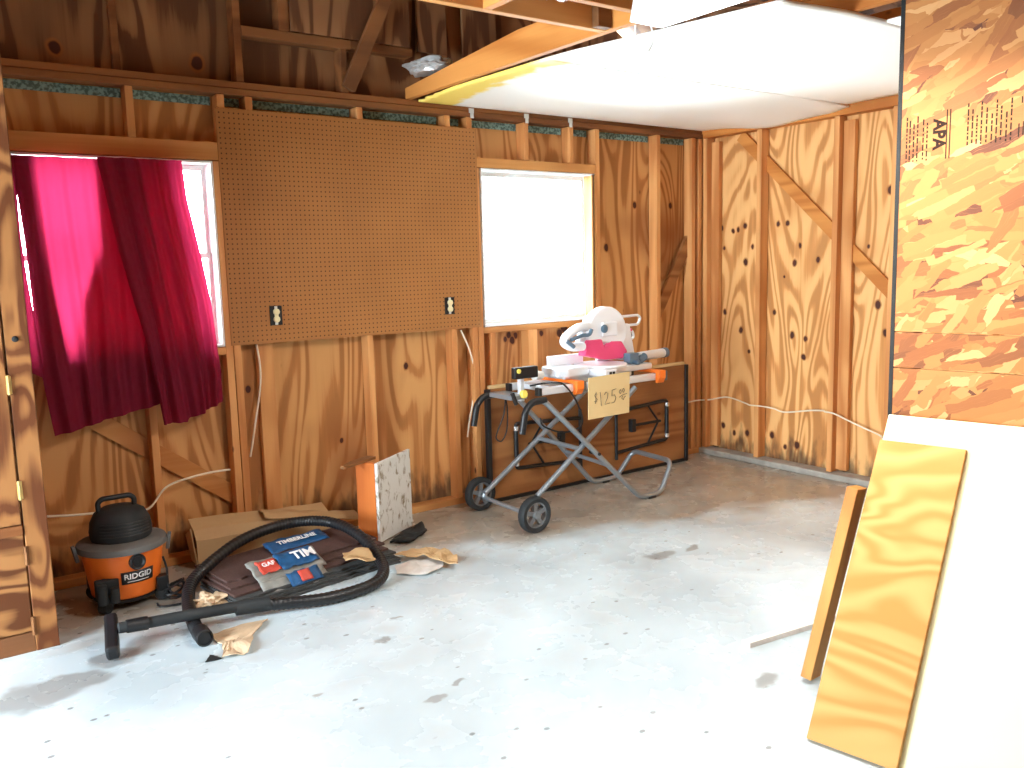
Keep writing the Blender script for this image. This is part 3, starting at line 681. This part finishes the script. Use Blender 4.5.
# curved label with lettering
la, lw, lz0, lz1 = .16, .86, .124, .182
def drum_r(z): return .146+(z-.06)/(.262-.06)*.030
mb = MB().grid(lambda u, v: at(la-lw/2*1.05+lw*1.05*u, drum_r(lerp(lz0, lz1, v))+.0016, lerp(lz0, lz1, v)), 16, 4)
lab = build('label', mb, 'black', vac, smooth=True, solid=.0012)
tm = text_mb('RIDGID', .045, (0, 0, 0), (1, 0, 0), (0, 1, 0), .0004, .0008)
wd = max(p.x for p in tm.v); ht = max(p.y for p in tm.v)
tm.v = [at(la+p.x/wd*lw*.44, drum_r(.157)+.0034+p.z+p.y*.15, .158+p.y/ht*.015) for p in tm.v]
build('lettering', tm, 'label_white', lab)
mb = MB().grid(lambda u, v: at(la-.30+.6*u, drum_r(.134)+.0030, .1325+.003*v), 12, 2); build('underline', mb, 'label_white', lab, solid=.0006)
# casters and dark base
build('base', MB().lathe([(.118, .030), (.14, .034), (.146, .05), (.13, .052)], vc, n=32), 'black', vac, smooth=True)
for a in (-.75, .95, 2.5, -2.4):
    p = at(a, .168, 0)
    cs_ = build('caster', MB().box((p.x-.026, p.y-.026, .05), (p.x+.026, p.y+.026, .115)).tube([(p.x, p.y, .05), (p.x, p.y, .03)], .012), 'black', vac, bevel=.006)
    build('wheel', MB().lathe([(.010, -.022), (.030, -.020), (.0315, 0), (.030, .020), (.010, .022)], (p.x, p.y, .0325), (math.cos(a), math.sin(a), 0), 20), 'black_matte', cs_, smooth=True)
tf = at(-.62, .175, 0)
build('tool_holder', MB().box((tf.x-.05, tf.y-.015, .07), (tf.x+.045, tf.y+.03, .16)).tube([(tf.x-.03, tf.y-.03, .06), (tf.x-.03, tf.y-.03, .15)], .022, 12).tube([(tf.x+.02, tf.y-.035, .06), (tf.x+.02, tf.y-.035, .13)], .02, 12), 'black_matte', vac, bevel=.004)
cdp = at(.95, .20, 0)
mb = MB().tube(smooth_path([at(1.0, .178, .20), at(1.02, .19, .14), cdp+V((.0, -.02, .04)), cdp+V((.08, -.06, .008)), cdp+V((.03, -.12, .008)), cdp+V((-.06, -.10, .008)), cdp+V((-.07, -.05, .008))], 6), .005, 8)
for i in range(3): mb.tube([cdp+V((.02+.045*math.cos(t*.5236), .0+.035*math.sin(t*.5236), .03+i*.016+.02*math.sin(t*.5236+i))) for t in range(13)], .006, 6)
build('power_cord', mb, 'black', vac, smooth=True)

# hose with wand and floor nozzle
hs = thing('vacuum_hose', 'black vacuum hose looped on the floor with its wand and floor nozzle', 'hose', (-3.75, -.65, 0))
path = [(-4.19, -1.10, .034), (-4.185, -1.0, .034), (-4.165, -.86, .031), (-4.13, -.68, .04), (-4.07, -.53, .075), (-3.95, -.43, .115), (-3.76, -.297, .15), (-3.567, -.23, .165), (-3.41, -.24, .17), (-3.29, -.33, .165), (-3.235, -.517, .145), (-3.225, -.72, .09), (-3.265, -.89, .047), (-3.38, -.99, .031), (-3.60, -1.015, .031), (-3.80, -.965, .04), (-3.93, -.925, .054)]
pp = smooth_path(path, 26)
rr = [.0275+(.0016 if (i % 3) == 0 else -.0008) for i in range(len(pp))]
build('tube', MB().tube(pp, rr, 14), 'black', hs, smooth=True)
build('cuff', MB().lathe([(.031, 0), (.035, .01), (.035, .085), (.030, .088), (.029, .06), (.001, .05)], (-4.183, -1.02, .0365), (-.05, -1, .0), 20), 'black', hs, smooth=True)
build('cuff', MB().tube([(-3.86, -.945, .05), (-4.0, -.93, .058)], [.033, .031], 16), 'black_matte', hs, smooth=True)
build('wand', MB().tube([(-3.96, -.932, .062), (-4.2, -.938, .084), (-4.47, -.932, .100)], [.024, .0235, .022], 14), 'black_matte', hs, smooth=True)
build('wand_collar', MB().tube([(-4.36, -.935, .094), (-4.44, -.932, .099)], [.028, .027], 14), 'black', hs, smooth=True)
noz = MB(); a_, c_ = V((-4.449, -.80, .052)), V((-4.515, -1.03, .022))
noz.bar(V((-4.47, -.80, .10)), V((-4.515, -1.02, .034)), .05, .06, V((1, 0, .15)))
build('floor_nozzle', noz, 'black', hs, bevel=.012)

# ------------------------------------------------------------------ rubbish pile
box = thing('flattened_carton', 'flattened brown cardboard carton propped along the foot of the wall', 'carton', (-3.56, -.1, 0))
def carton(u, v):
    x = lerp(-3.93, -3.18, u); prof = ((-.155, .015), (-.145, .140), (-.11, .185), (-.03, .225))
    i = min(2, int(v*3)); t = v*3-i; y = lerp(prof[i][0], prof[i+1][0], t); z = lerp(prof[i][1], prof[i+1][1], t)*lerp(1.05, .80, u)
    return (x, y+.012*math.sin(u*7)+.03*u, z+.006*mnoise.noise(V((u*6, v*4, 2))))
build('panel', MB().grid(carton, 24, 13), 'card', box, solid=.005)
build('flap', MB().grid(lambda u, v: (lerp(-3.56, -3.02, u), lerp(-.13, -.01, v)-.03*u*(1-v), lerp(.195, .09, u)+.028*math.sin(v*3.0)+.012*mnoise.noise(V((u*5, v*3, 7)))), 16, 8), 'card', box, solid=.005)
build('side_flap', MB().grid(lambda u, v: (-3.935-.02*v, lerp(-.155, -.06, u), lerp(.03, .22-.05*u, v)), 6, 6), 'card', box, solid=.005)

def shingle_slab(cx, cy, z, L, Wd, T, ang, seed):
    mb = MB(); c, s = math.cos(ang), math.sin(ang)
    n = 26
    def fn_edge(i): return .012*mnoise.noise(V((i*.9+seed, 0, 0)))
    top = []; 
    pts = [(-L/2+L*i/n, -Wd/2+fn_edge(i)) for i in range(n+1)]+[(L/2-L*i/n, Wd/2) for i in range(n+1)]
    return mb.prism([(cx+x*c-y*s, cy+x*s+y*c, z+.004*mnoise.noise(V((x*3, y*3, seed)))) for x, y in pts], (0, 0, T))
sh = thing('shingle_bundle', 'dark asphalt roof shingles stacked inside the hose loop with torn blue wrapper', 'shingles', (-3.45, -.55, 0))
for i, (cx, cy, z, L, Wd, T, an, mt) in enumerate(((-3.55, -.62, .0, .88, .36, .012, .16, 'shingle'), (-3.54, -.605, .0125, .88, .36, .012, .14, 'shingle'), (-3.56, -.59, .025, .87, .37, .012, .17, 'shingle'), (-3.55, -.58, .0375, .88, .36, .011, .15, 'shingle'), (-3.56, -.55, .050, .86, .34, .011, .17, 'shingle_red'), (-3.55, -.49, .063, .86, .33, .011, .15, 'shingle_red'), (-3.55, -.42, .076, .85, .33, .010, .16, 'shingle_red'))):
    build('shingle', shingle_slab(cx, cy, z, L, Wd, T, an, i*5.3), mt, sh)
ax = V((math.cos(.16), math.sin(.16), 0)); ay = V((-math.sin(.16), math.cos(.16), 0))
def patch(o, w, h, tilt=.25, seed=0.):
    o = V(o); y2 = (ay*math.cos(tilt)+Z*math.sin(tilt))
    return (lambda u, v: o+ax*(w*(u-.5)+.012*mnoise.noise(V((u*4, v*4, seed))))+y2*(h*(v-.5))+Z*(.012*mnoise.noise(V((u*5, v*5, seed+3))))), y2
o1 = V((-3.66, -.66, .105)); fn, y2 = patch(o1, .36, .15, .45, 1.); wr = build('wrapper', MB().grid(fn, 24, 12), 'clear_wrap', sh, smooth=True, solid=.002)
nn = ax.cross(y2)
fn, _ = patch(o1+ax*.06+y2*.015+nn*.012, .20, .11, .45, 1.); lb = build('blue_print', MB().grid(fn, 16, 8), 'blue_label', sh, smooth=True, solid=.002)
build('lettering', text_mb('TIM', .075, o1+ax*.095+y2*.015+nn*.026, ax, y2, .0006, .002), 'label_white', lb)
fn, _ = patch(o1-ax*.095+y2*.01+nn*.012, .10, .085, .45, 1.); rb = build('red_print', MB().grid(fn, 10, 8), 'red_label', sh, smooth=True, solid=.002)
build('lettering', text_mb('GAF', .036, o1-ax*.095+y2*.012+nn*.025, ax, y2, .0005, .001), 'label_white', rb)
o3 = V((-3.66, -.755, .055)); fn, _ = patch(o3, .34, .09, .7, 5.); build('wrapper', MB().grid(fn, 20, 8), 'clear_wrap', sh, smooth=True, solid=.002)
y3 = ay*math.cos(.7)+Z*math.sin(.7); n3 = ax.cross(y3)
fn, _ = patch(o3+ax*.05+n3*.012, .17, .075, .7, 5.); build('blue_print', MB().grid(fn, 12, 6), 'blue_label', sh, smooth=True, solid=.002)
fn, _ = patch(o3+ax*.05+n3*.020, .06, .06, .7, 5.); build('red_print', MB().grid(fn, 6, 6), 'red_label', sh, smooth=True, solid=.002)
o2 = V((-3.48, -.345, .105)); fn, y2 = patch(o2, .34, .10, .3, 9.); lb = build('blue_print', MB().grid(fn, 16, 8), 'blue_label', sh, smooth=True, solid=.002)
build('lettering', text_mb('TIMBERLINE', .042, o2+ax.cross(y2)*.014, ax, y2, .0006, .001), 'label_white', lb)

# wooden scrap with a peeling white panel
sc_ = thing('wooden_scrap', 'broken wooden corner piece with a peeling white panel standing beside the hose', 'wood scrap', (-2.95, -.3, .05))
pa_, pb_ = V((-3.03, -.41, .013)), V((-2.73, -.235, .013))
e = (pb_-pa_).normalized(); q = V((-e.y, e.x, 0))
H = V((.0, 0, .44))
build('white_panel', MB().hexa([pa_, pb_, pb_+q*.018, pa_+q*.018, pa_+H, pb_+H+V((0, 0, .01)), pb_+q*.018+H+V((0, 0, .01)), pa_+q*.018+H]), 'peel', sc_, bevel=.002)
s0 = pa_+q*.019
build('side_board', MB().hexa([s0, s0+e*.022, s0+e*.022+q*.12, s0+q*.12, s0+H, s0+e*.022+H, s0+e*.022+q*.12+H, s0+q*.12+H]), 'orange_wood', sc_, bevel=.002)
t0 = s0+H+Z*.001
build('top_board', MB().prism([t0-e*.005+q*.055, t0+e*.10+q*.05, t0+e*.10+q*.11, t0+q*.12-e*.05, t0+q*.10-e*.17, t0+q*.075-e*.17], (0, 0, .016)), 'dark_wood', sc_, bevel=.003)
def scrap(name, poly, t, mat, label, cat, z=.002, seed=0., lift=.02):
    c = sum((V((*p, 0)) for p in poly), V())/len(poly); n = len(poly)
    mb = MB(); rings = []; K = 5
    vs = []; fs = []
    for r in range(K+1):
        f = r/K
        for i in range(n*4):
            a = V((*poly[i//4], 0)); b = V((*poly[(i//4+1) % n], 0)); p = a.lerp(b, (i % 4)/4); p = c.lerp(p, max(f, .02))
            if r == K: p += V((mnoise.noise(V((i*1.7, seed, 0)))*.012, mnoise.noise(V((i*1.7, seed, 9)))*.012, 0))
            p.z = z+lift*abs(mnoise.noise(V((p.x*9, p.y*9, seed)))); vs.append(p)
    m_ = n*4
    for r in range(K):
        for i in range(m_): fs.append((r*m_+i, r*m_+(i+1) % m_, (r+1)*m_+(i+1) % m_, (r+1)*m_+i))
    mb.add(vs, fs); o = build(name, mb, mat, solid=t); return tag(o, label, cat)
scrap('torn_cardboard', [(-4.15, -1.03), (-4.13, -1.14), (-4.165, -1.27), (-4.07, -1.285), (-4.0, -1.13), (-3.89, -1.01), (-4.0, -.985)], .004, 'card_pale', 'torn piece of tan cardboard on the floor in front of the hose wand', 'cardboard', .004, 2., .03)
scrap('torn_paper', [(-3.19, -.88), (-3.08, -.99), (-2.97, -.95), (-2.90, -.85), (-3.02, -.76), (-3.14, -.77)], .003, 'paper_white', 'whitish sheet of torn paper lying just right of the hose loop', 'paper', .005, 5., .02)
scrap('torn_cardboard', [(-3.10, -.70), (-3.00, -.82), (-2.93, -1.03), (-2.86, -.92), (-2.88, -.78), (-2.98, -.66)], .004, 'card', 'ragged brown cardboard strip pointing out over the bright floor right of the hose', 'cardboard', .03, 8., .04)
scrap('torn_cardboard', [(-3.42, -.80), (-3.34, -.87), (-3.29, -.86), (-3.26, -.72), (-3.30, -.66), (-3.38, -.68)], .004, 'card', 'torn tan cardboard strip lying inside the right end of the hose loop', 'cardboard', .096, 11., .03)
scrap('roofing_scrap', [(-2.99, -.44), (-2.90, -.50), (-2.74, -.40), (-2.68, -.27), (-2.72, -.26), (-2.85, -.33)], .012, 'dark_scrap', 'black roofing scraps at the foot of the peeling white panel', 'scrap', .010, 14., .05)
tag(build('crumpled_paper', crumple((-4.04, -.70, .030), (.07, .06, .03), 21., .6, 4, 2.4), 'card_pale'), 'crumpled brown paper wad beside the left bend of the hose', 'paper')
scrap('black_chip', [(-4.20, -1.20), (-4.17, -1.26), (-4.23, -1.25)], .004, 'dark_scrap', 'small black chip on the floor below the open hose end', 'scrap', .003, 31., .004)

# ------------------------------------------------------------------ folding table standing on its edge
ft = thing('folding_table', 'folded brown table with black legs standing on its long edge behind the saw stand', 'folding table', (-1.2, -.1, 0))
tx0, tx1, ty = -2.08, -.32, -.115
build('tabletop', MB().box((tx0, ty, .022), (tx1, ty+.022, .728)), 'brown_board', ft)
build('edge_band', MB().box((tx0, ty-.006, .729), (tx1, ty+.024, .75)), 'tan_edge', ft, bevel=.003)
build('rim', MB().box((tx0, ty-.014, .0), (tx1, ty+.02, .021)), 'black', ft, bevel=.003)
build('rim', MB().box((tx1+.0005, ty-.014, .0), (tx1+.03, ty+.02, .728)), 'black', ft, bevel=.003); build('rim', MB().box((tx0-.03, ty-.014, .0), (tx0-.0005, ty+.02, .728)), 'black', ft, bevel=.003)
yl = ty-.022
for (xa, xb, xm) in ((-.53, -1.03, -.84), (-1.90, -1.36, -1.56)):
    z0, z1 = (.20, .49)
    g = build('leg_frame', MB().tube(bend_path([(xb, yl, z1-.03), (xa, yl, z1-.0), (xa, yl, z0), (xb, yl, z0-.03)], .02), .0125, 10), 'black', ft, smooth=True)
    build('leg_tube', MB().tube([(xa, yl-.001, z0+.02), (xa, yl-.001, z1-.02)], .015, 12), 'chrome' if False else 'black', g, smooth=True)
    for z in (z0+.03, z1-.03): build('collar', MB().tube([(xa, yl-.001, z-.014), (xa, yl-.001, z+.014)], .020, 14), 'chrome', g, smooth=True)
    sgn = 1 if xa > xb else -1
    build('folding_brace', MB().tube([(xm+.12*sgn, yl, z1-.02), (xm+.22*sgn, yl-.004, .345)], .008, 8).tube([(xm+.12*sgn, yl, z0+.0), (xm+.22*sgn, yl-.004, .345)], .008, 8).tube([(xm-.02*sgn, yl-.004, .345), (xm+.24*sgn, yl-.004, .345)], .010, 8), 'black', g, smooth=True)
    build('brace_foot', MB().box((xm-.055*sgn, yl-.018, .30), (xm-.015*sgn, yl+.021, .39)), 'black', g, bevel=.003)
    build('crossbar', MB().tube([(xb, yl, .12), (xb, yl, .52)], .012, 8), 'black', g, smooth=True)

# ------------------------------------------------------------------ rolling saw stand
yn, yf, r_ = -.69, -.20, .0165
sd = thing('saw_stand', 'silver folding tube stand on two wheels carrying the mitre saw', 'saw stand', (-1.7, -.45, 0))
legp = [(-2.17, yn, .725), (-2.10, yn, .722), (-1.345, yn, .0185), (-1.16, yn, .0185), (-1.03, yn+.03, .20), (-.96, yf-.03, .19), (-1.09, yf, .0185), (-1.31, yf, .0185), (-1.96, yf, .702), (-2.10, yf, .705)]
fr = build('leg_frame', MB().tube(bend_path(legp, .06, 5), r_, 12), 'steel', sd, smooth=True)
for y, zz in ((yn, .725), (yf, .705)):
    g = build('grip', MB().tube(bend_path([(-2.09, y, zz), (-2.185, y, zz), (-2.235, y, zz-.045), (-2.262, y, zz-.175)], .04, 5), .020, 12), 'black', sd, smooth=True)
for p in ((-1.25, yn, .0), (-1.20, yf, .0)): build('rubber_foot', MB().box((p[0]-.03, p[1]-.02, 0), (p[0]+.03, p[1]+.02, .014)), 'black', sd, bevel=.003)
yn2, yf2 = yn+.045, yf-.045
build('wheel_leg', MB().tube([(-2.13, yn2, .16), (-1.34, yn2, .715)], r_, 12), 'steel', sd, smooth=True)
build('wheel_leg', MB().tube([(-2.225, yf2, .115), (-1.34, yf2, .705)], r_, 12), 'steel', sd, smooth=True)
build('foot_peg', MB().tube([(-2.135, yn2, .165), (-2.15, yn2, .09)], .014, 10).box((-2.165, yn2-.018, .055), (-2.10, yn2+.018, .095)), 'black', sd, smooth=True)
build('axle', MB().tube([(-2.235, -.245, .09), (-2.25, -.735, .09)], .0125, 12), 'steel', sd, smooth=True)
build('stay', MB().tube([(-2.225, yf2, .115), (-2.233, yf2, .09)], .018, 12), 'steel', sd, smooth=True)
build('cross_tube', MB().tube([(-1.80, yf2, .398), (-1.80, yn2, .392)], .014, 12), 'steel', sd, smooth=True)
build('cross_tube', MB().tube([(-1.55, yf, .27), (-1.615, yn, .27)], .012, 12), 'steel', sd, smooth=True)
for (x, y) in ((-2.23, -.20), (-2.255, -.78)):
    w = build('wheel', MB().lathe([(.074, -.024), (.080, -.028), (.096, -.027), (.103, -.018), (.104, 0), (.103, .018), (.096, .027), (.080, .028), (.074, .024), (.074, -.024)], (x, y, .104), (0, 1, 0), 40, caps=False), 'black_matte', sd, smooth=True)
    hb = MB().lathe([(.020, -.032), (.022, -.02), (.022, .02), (.018, .028)], (x, y, .104), (0, 1, 0), 20)
    for i in range(5):
        a = i*2*math.pi/5+.3; d = V((math.cos(a), 0, math.sin(a))); hb.bar(V((x, y, .104))+d*.018, V((x, y, .104))+d*.072, .024, .026, V((-d.z, 0, d.x)))
    hb.lathe([(.066, -.018), (.0745, -.018), (.0745, .018), (.066, .018), (.066, -.018)], (x, y, .104), (0, 1, 0), 32, caps=False)
    build('hub', hb, 'hub_grey', w, smooth=True)
# pivots
for y in (yn, yf): build('pivot', MB().tube([(-1.70, y-.022, .354), (-1.70, y+.068 if y == yn else y+.022, .354)], .010, 10), 'black', sd, smooth=True)
# top rails with end caps
for y in (-.62, -.33):
    ra = build('rail', MB().box((-2.08, y-.02, .742), (-1.08, y+.02, .786)), 'silver', sd, bevel=.008)
    for x in (-2.085, -1.075): build('end_cap', MB().box((x-.012, y-.021, .741), (x+.012, y+.021, .787)), 'black', ra, bevel=.004)
for x in (-1.98, -1.42): build('rail_tie', MB().box((x-.02, -.60, .750), (x+.02, -.35, .780)), 'silver', sd, bevel=.004)
for x in (-1.815, -1.13):
    mt_ = build('tool_mount', MB().box((x-.026, -.64, .787), (x+.026, -.28, .807)), 'orange', sd, bevel=.004)
    build('clamp', MB().prism([(x-.028, -.66, .725), (x-.028, -.641, .725), (x-.028, -.641, .807), (x-.028, -.68, .807), (x-.028, -.68, .760)], (.056, 0, 0)), 'orange', mt_, bevel=.004)
    build('clamp_lever', MB().box((x+.030, -.67, .738), (x+.055, -.63, .80)), 'rim_grey', mt_, bevel=.006)
# extension support at the left end
build('post', MB().box((-2.125, -.50, .70), (-2.095, -.47, .85)), 'silver', sd, bevel=.003)
su = build('work_support', MB().box((-2.19, -.54, .838), (-2.02, -.50, .905)), 'black', sd, bevel=.006)
build('roller', MB().tube([(-2.02, -.50, .845), (-1.955, -.485, .838)], [.030, .024], 16), 'white', su, smooth=True)
build('screw', MB().lathe([(.014, 0), (.014, .006), (.008, .008)], (-2.165, -.541, .885), (0, -1, 0), 12), 'yellow', su)
kb_ = build('lock_knob', MB().lathe([(.010, 0), (.024, .008), (.026, .022), (.020, .03)], (-2.125, -.515, .745), (0, -1, .1), 10), 'yellow', sd, smooth=True)
build('bracket', MB().box((-2.21, -.52, .715), (-2.09, -.30, .742)), 'steel', sd, bevel=.004)
build('lever', MB().bar((-2.20, -.52, .76), (-2.185, -.54, .69), .02, .02), 'black', sd, bevel=.003)

# ------------------------------------------------------------------ mitre saw
ms = thing('mitre_saw', 'white and silver mitre saw with pink blade guard on the rolling stand', 'mitre saw', (-1.45, -.45, .808))
zb = .808
bs = build('base', MB().box((-1.86, -.58, zb), (-1.12, -.36, zb+.040)), 'silver', ms, bevel=.010)
build('turntable', MB().lathe([(.165, 0), (.17, .012), (.165, .020)], (-1.49, -.49, zb+.041), n=36), 'white_metal', ms, smooth=True)
build('table_wing', MB().prism([(-1.90, -.56, zb+.012), (-1.84, -.60, zb+.012), (-1.68, -.60, zb+.012), (-1.66, -.36, zb+.012), (-1.86, -.36, zb+.012)], (0, 0, .055)), 'silver', bs, bevel=.012)
build('mitre_arm', MB().box((-1.66, -.72, zb+.006), (-1.58, -.50, zb+.045)), 'silver', ms, bevel=.006)
gauge = build('gauge', MB().box((-1.665, -.732, zb-.004), (-1.575, -.7205, zb+.052)), 'white_metal', ms, bevel=.003)
build('gauge_marks', MB().box((-1.635, -.7345, zb+.012), (-1.615, -.7325, zb+.040)).box((-1.61, -.7345, zb+.012), (-1.59, -.7325, zb+.040)), 'dark_scrap', gauge)
build('fence', MB().box((-1.83, -.40, zb+.062), (-1.55, -.375, zb+.125)).box((-1.43, -.40, zb+.062), (-1.13, -.375, zb+.125)), 'white_metal', ms, bevel=.006)
# saw head: upper guard disc, blade, lower guard, motor, arm, handles
hc = V((-1.42, -.455, 1.055)); R = .165
def arc(c, r, a0, a1, n=24): return [V((c.x+r*math.cos(a0+(a1-a0)*i/n), c.y, c.z+r*math.sin(a0+(a1-a0)*i/n))) for i in range(n+1)]
gd = arc(hc, R, -.55, math.pi+.25)
up_g = MB().prism([p+V((0, -.032, 0)) for p in gd], (0, .064, 0)); build('upper_guard', up_g, 'white_metal', ms, smooth=True, bevel=.012)
build('blade', MB().lathe([(.02, -.001), (.148, -.0012), (.148, .0012), (.02, .001)], hc+V((0, -.0, -.012)), (0, 1, 0), 48), 'chrome', ms)
lg = [hc+V((-.17, 0, -.035)), hc+V((-.055, 0, -.035)), hc+V((-.035, 0, -.085)), hc+V((.03, 0, -.055)), hc+V((.115, 0, -.060)), hc+V((.165, 0, -.13)), hc+V((.12, 0, -.172)), hc+V((-.03, 0, -.168)), hc+V((-.20, 0, -.13))]
build('lower_guard', MB().prism([p+V((0, -.040, 0)) for p in lg], (0, .07, 0)), 'pink', ms, bevel=.008)
build('motor', MB().tube([hc+V((.05, .035, .03)), hc+V((.05, .20, .045))], [.072, .066], 24), 'white_metal', ms, smooth=True, bevel=.006)
build('gear_housing', MB().box(hc+V((-.06, -.052, -.02)), hc+V((.07, -.034, .07))), 'white_metal', ms, bevel=.012)
build('arbor_bolt', MB().lathe([(.026, 0), (.026, .008), (.014, .014)], hc+V((-.05, -.052, .03)), (0, -1, 0), 18), 'blue_grey', ms)
build('pivot_arm', MB().hexa([V(p) for p in ((-1.28, -.47, zb+.06), (-1.16, -.47, zb+.06), (-1.16, -.36, zb+.06), (-1.28, -.36, zb+.06), (-1.30, -.46, 1.10), (-1.20, -.46, 1.10), (-1.20, -.37, 1.10), (-1.30, -.37, 1.10))]), 'white_metal', ms, bevel=.012)
hd = [(-1.57, -.47, 1.105), (-1.66, -.48, 1.10), (-1.755, -.485, 1.055), (-1.775, -.485, 1.02), (-1.72, -.485, .99), (-1.62, -.48, .985)]
h_ = build('handle', MB().tube(smooth_path(hd, 6), .027, 12), 'white_metal', ms, smooth=True)
build('trigger', MB().tube(smooth_path([(-1.745, -.515, 1.035), (-1.66, -.515, 1.055), (-1.60, -.515, 1.058), (-1.58, -.515, 1.09)], 5), .012, 8), 'blue_grey', h_, smooth=True)
build('handle_grip', MB().tube([(-1.775, -.512, 1.030), (-1.72, -.512, .990)], .013, 8), 'blue_grey', h_, smooth=True)
build('arm', MB().hexa([V(p) for p in ((-1.66, -.465, .955), (-1.40, -.465, .955), (-1.40, -.42, .955), (-1.66, -.42, .955), (-1.60, -.465, 1.12), (-1.40, -.465, 1.15), (-1.40, -.42, 1.15), (-1.60, -.42, 1.12))]), 'white_metal', ms, bevel=.012)
ch = bend_path([(-1.27, -.42, 1.145), (-1.07, -.40, 1.145), (-1.05, -.40, 1.125), (-1.07, -.40, 1.085), (-1.26, -.42, 1.085)], .02, 4)
build('carry_handle', MB().tube(ch, .0085, 8), 'white_metal', ms, smooth=True)
build('latch', MB().tube(bend_path([(-1.21, -.43, 1.05), (-1.15, -.43, 1.05), (-1.14, -.43, 1.0), (-1.20, -.43, .99)], .02), .008, 8), 'white_metal', ms, smooth=True)
for z in (1.055, 1.02, .985): build('side_bolt', MB().tube([(-1.195, -.43, z), (-1.165, -.43, z)], .012, 8), 'pink' if z == 1.055 else 'dark_scrap', ms)
build('extension_tube', MB().tube([(-1.17, -.50, .884), (-.90, -.46, .886)], .030, 18), 'silver', ms, smooth=True)
build('tube_cap', MB().tube([(-.905, -.4605, .886), (-.87, -.4555, .886)], .033, 18), 'blue_grey', ms, smooth=True)
build('vise', MB().box((-1.30, -.56, zb+.045), (-1.22, -.50, zb+.11)).tube([(-1.26, -.53, zb+.05), (-1.26, -.60, zb+.055)], .016, 10).tube([(-1.20, -.53, zb+.05), (-1.13, -.52, zb+.08)], .026, 12), 'blue_grey', ms, bevel=.005)
cordp = [(-2.03, -.47, .78), (-2.01, -.56, .80), (-1.98, -.645, .81), (-1.92, -.66, .79), (-1.84, -.665, .69), (-1.79, -.66, .58), (-1.80, -.64, .52), (-1.90, -.60, .50), (-2.02, -.58, .55), (-2.04, -.57, .60)]
build('power_cord', MB().tube(smooth_path(cordp, 6), .0055, 8), 'black', sd, smooth=True)
tag(build('strap_cord', MB().tube(smooth_path([(-2.17, -.41, .713), (-2.20, -.43, .62), (-2.25, -.44, .54), (-2.265, -.44, .49), (-2.225, -.44, .47), (-2.18, -.43, .53), (-2.165, -.42, .64), (-2.16, -.40, .713)], 6), .0045, 8), 'black', smooth=True), 'thin black cord looping below the left handle of the saw stand', 'cord')

# price sign
sg = thing('price_sign', 'yellow cardboard price sign hanging on the front of the saw stand', 'sign', (-1.65, -.745, .585))
A = V((-1.822, -.757, .832)); B = V((-1.487, -.752, .838)); C = V((-1.490, -.747, .588)); E_ = V((-1.822, -.753, .585))
build('card', MB().hexa([E_, C, C+V((0, .004, 0)), E_+V((0, .004, 0)), A, B, B+V((0, .004, 0)), A+V((0, .004, 0))]), 'sign_card', sg)
def on_sign(u, v): return A.lerp(B, u).lerp(E_.lerp(C, u), v)+V((0, -.0026, 0))
def stroke(mb, pts): mb.tube([on_sign(*p) for p in pts], .0016, 6)
mb = MB()
stroke(mb, [(.20, .42), (.16, .40), (.14, .45), (.17, .50), (.20, .54), (.18, .60), (.13, .58)]); stroke(mb, [(.175, .36), (.16, .64)])
stroke(mb, [(.27, .38), (.285, .50), (.30, .72)])
stroke(mb, [(.37, .46), (.41, .40), (.46, .44), (.45, .54), (.38, .70), (.50, .68)])
stroke(mb, [(.66, .36), (.56, .38), (.555, .52), (.62, .50), (.655, .58), (.62, .68), (.55, .69)])
stroke(mb, [(.76, .40), (.73, .45), (.76, .50), (.79, .45), (.765, .40)]); stroke(mb, [(.84, .38), (.81, .43), (.84, .48), (.87, .43), (.845, .38)])
stroke(mb, [(.74, .58), (.84, .53), (.93, .52)]); stroke(mb, [(.82, .56), (.80, .62), (.84, .66), (.86, .60), (.90, .58)])
build('lettering', mb, 'ink', sg, smooth=True)
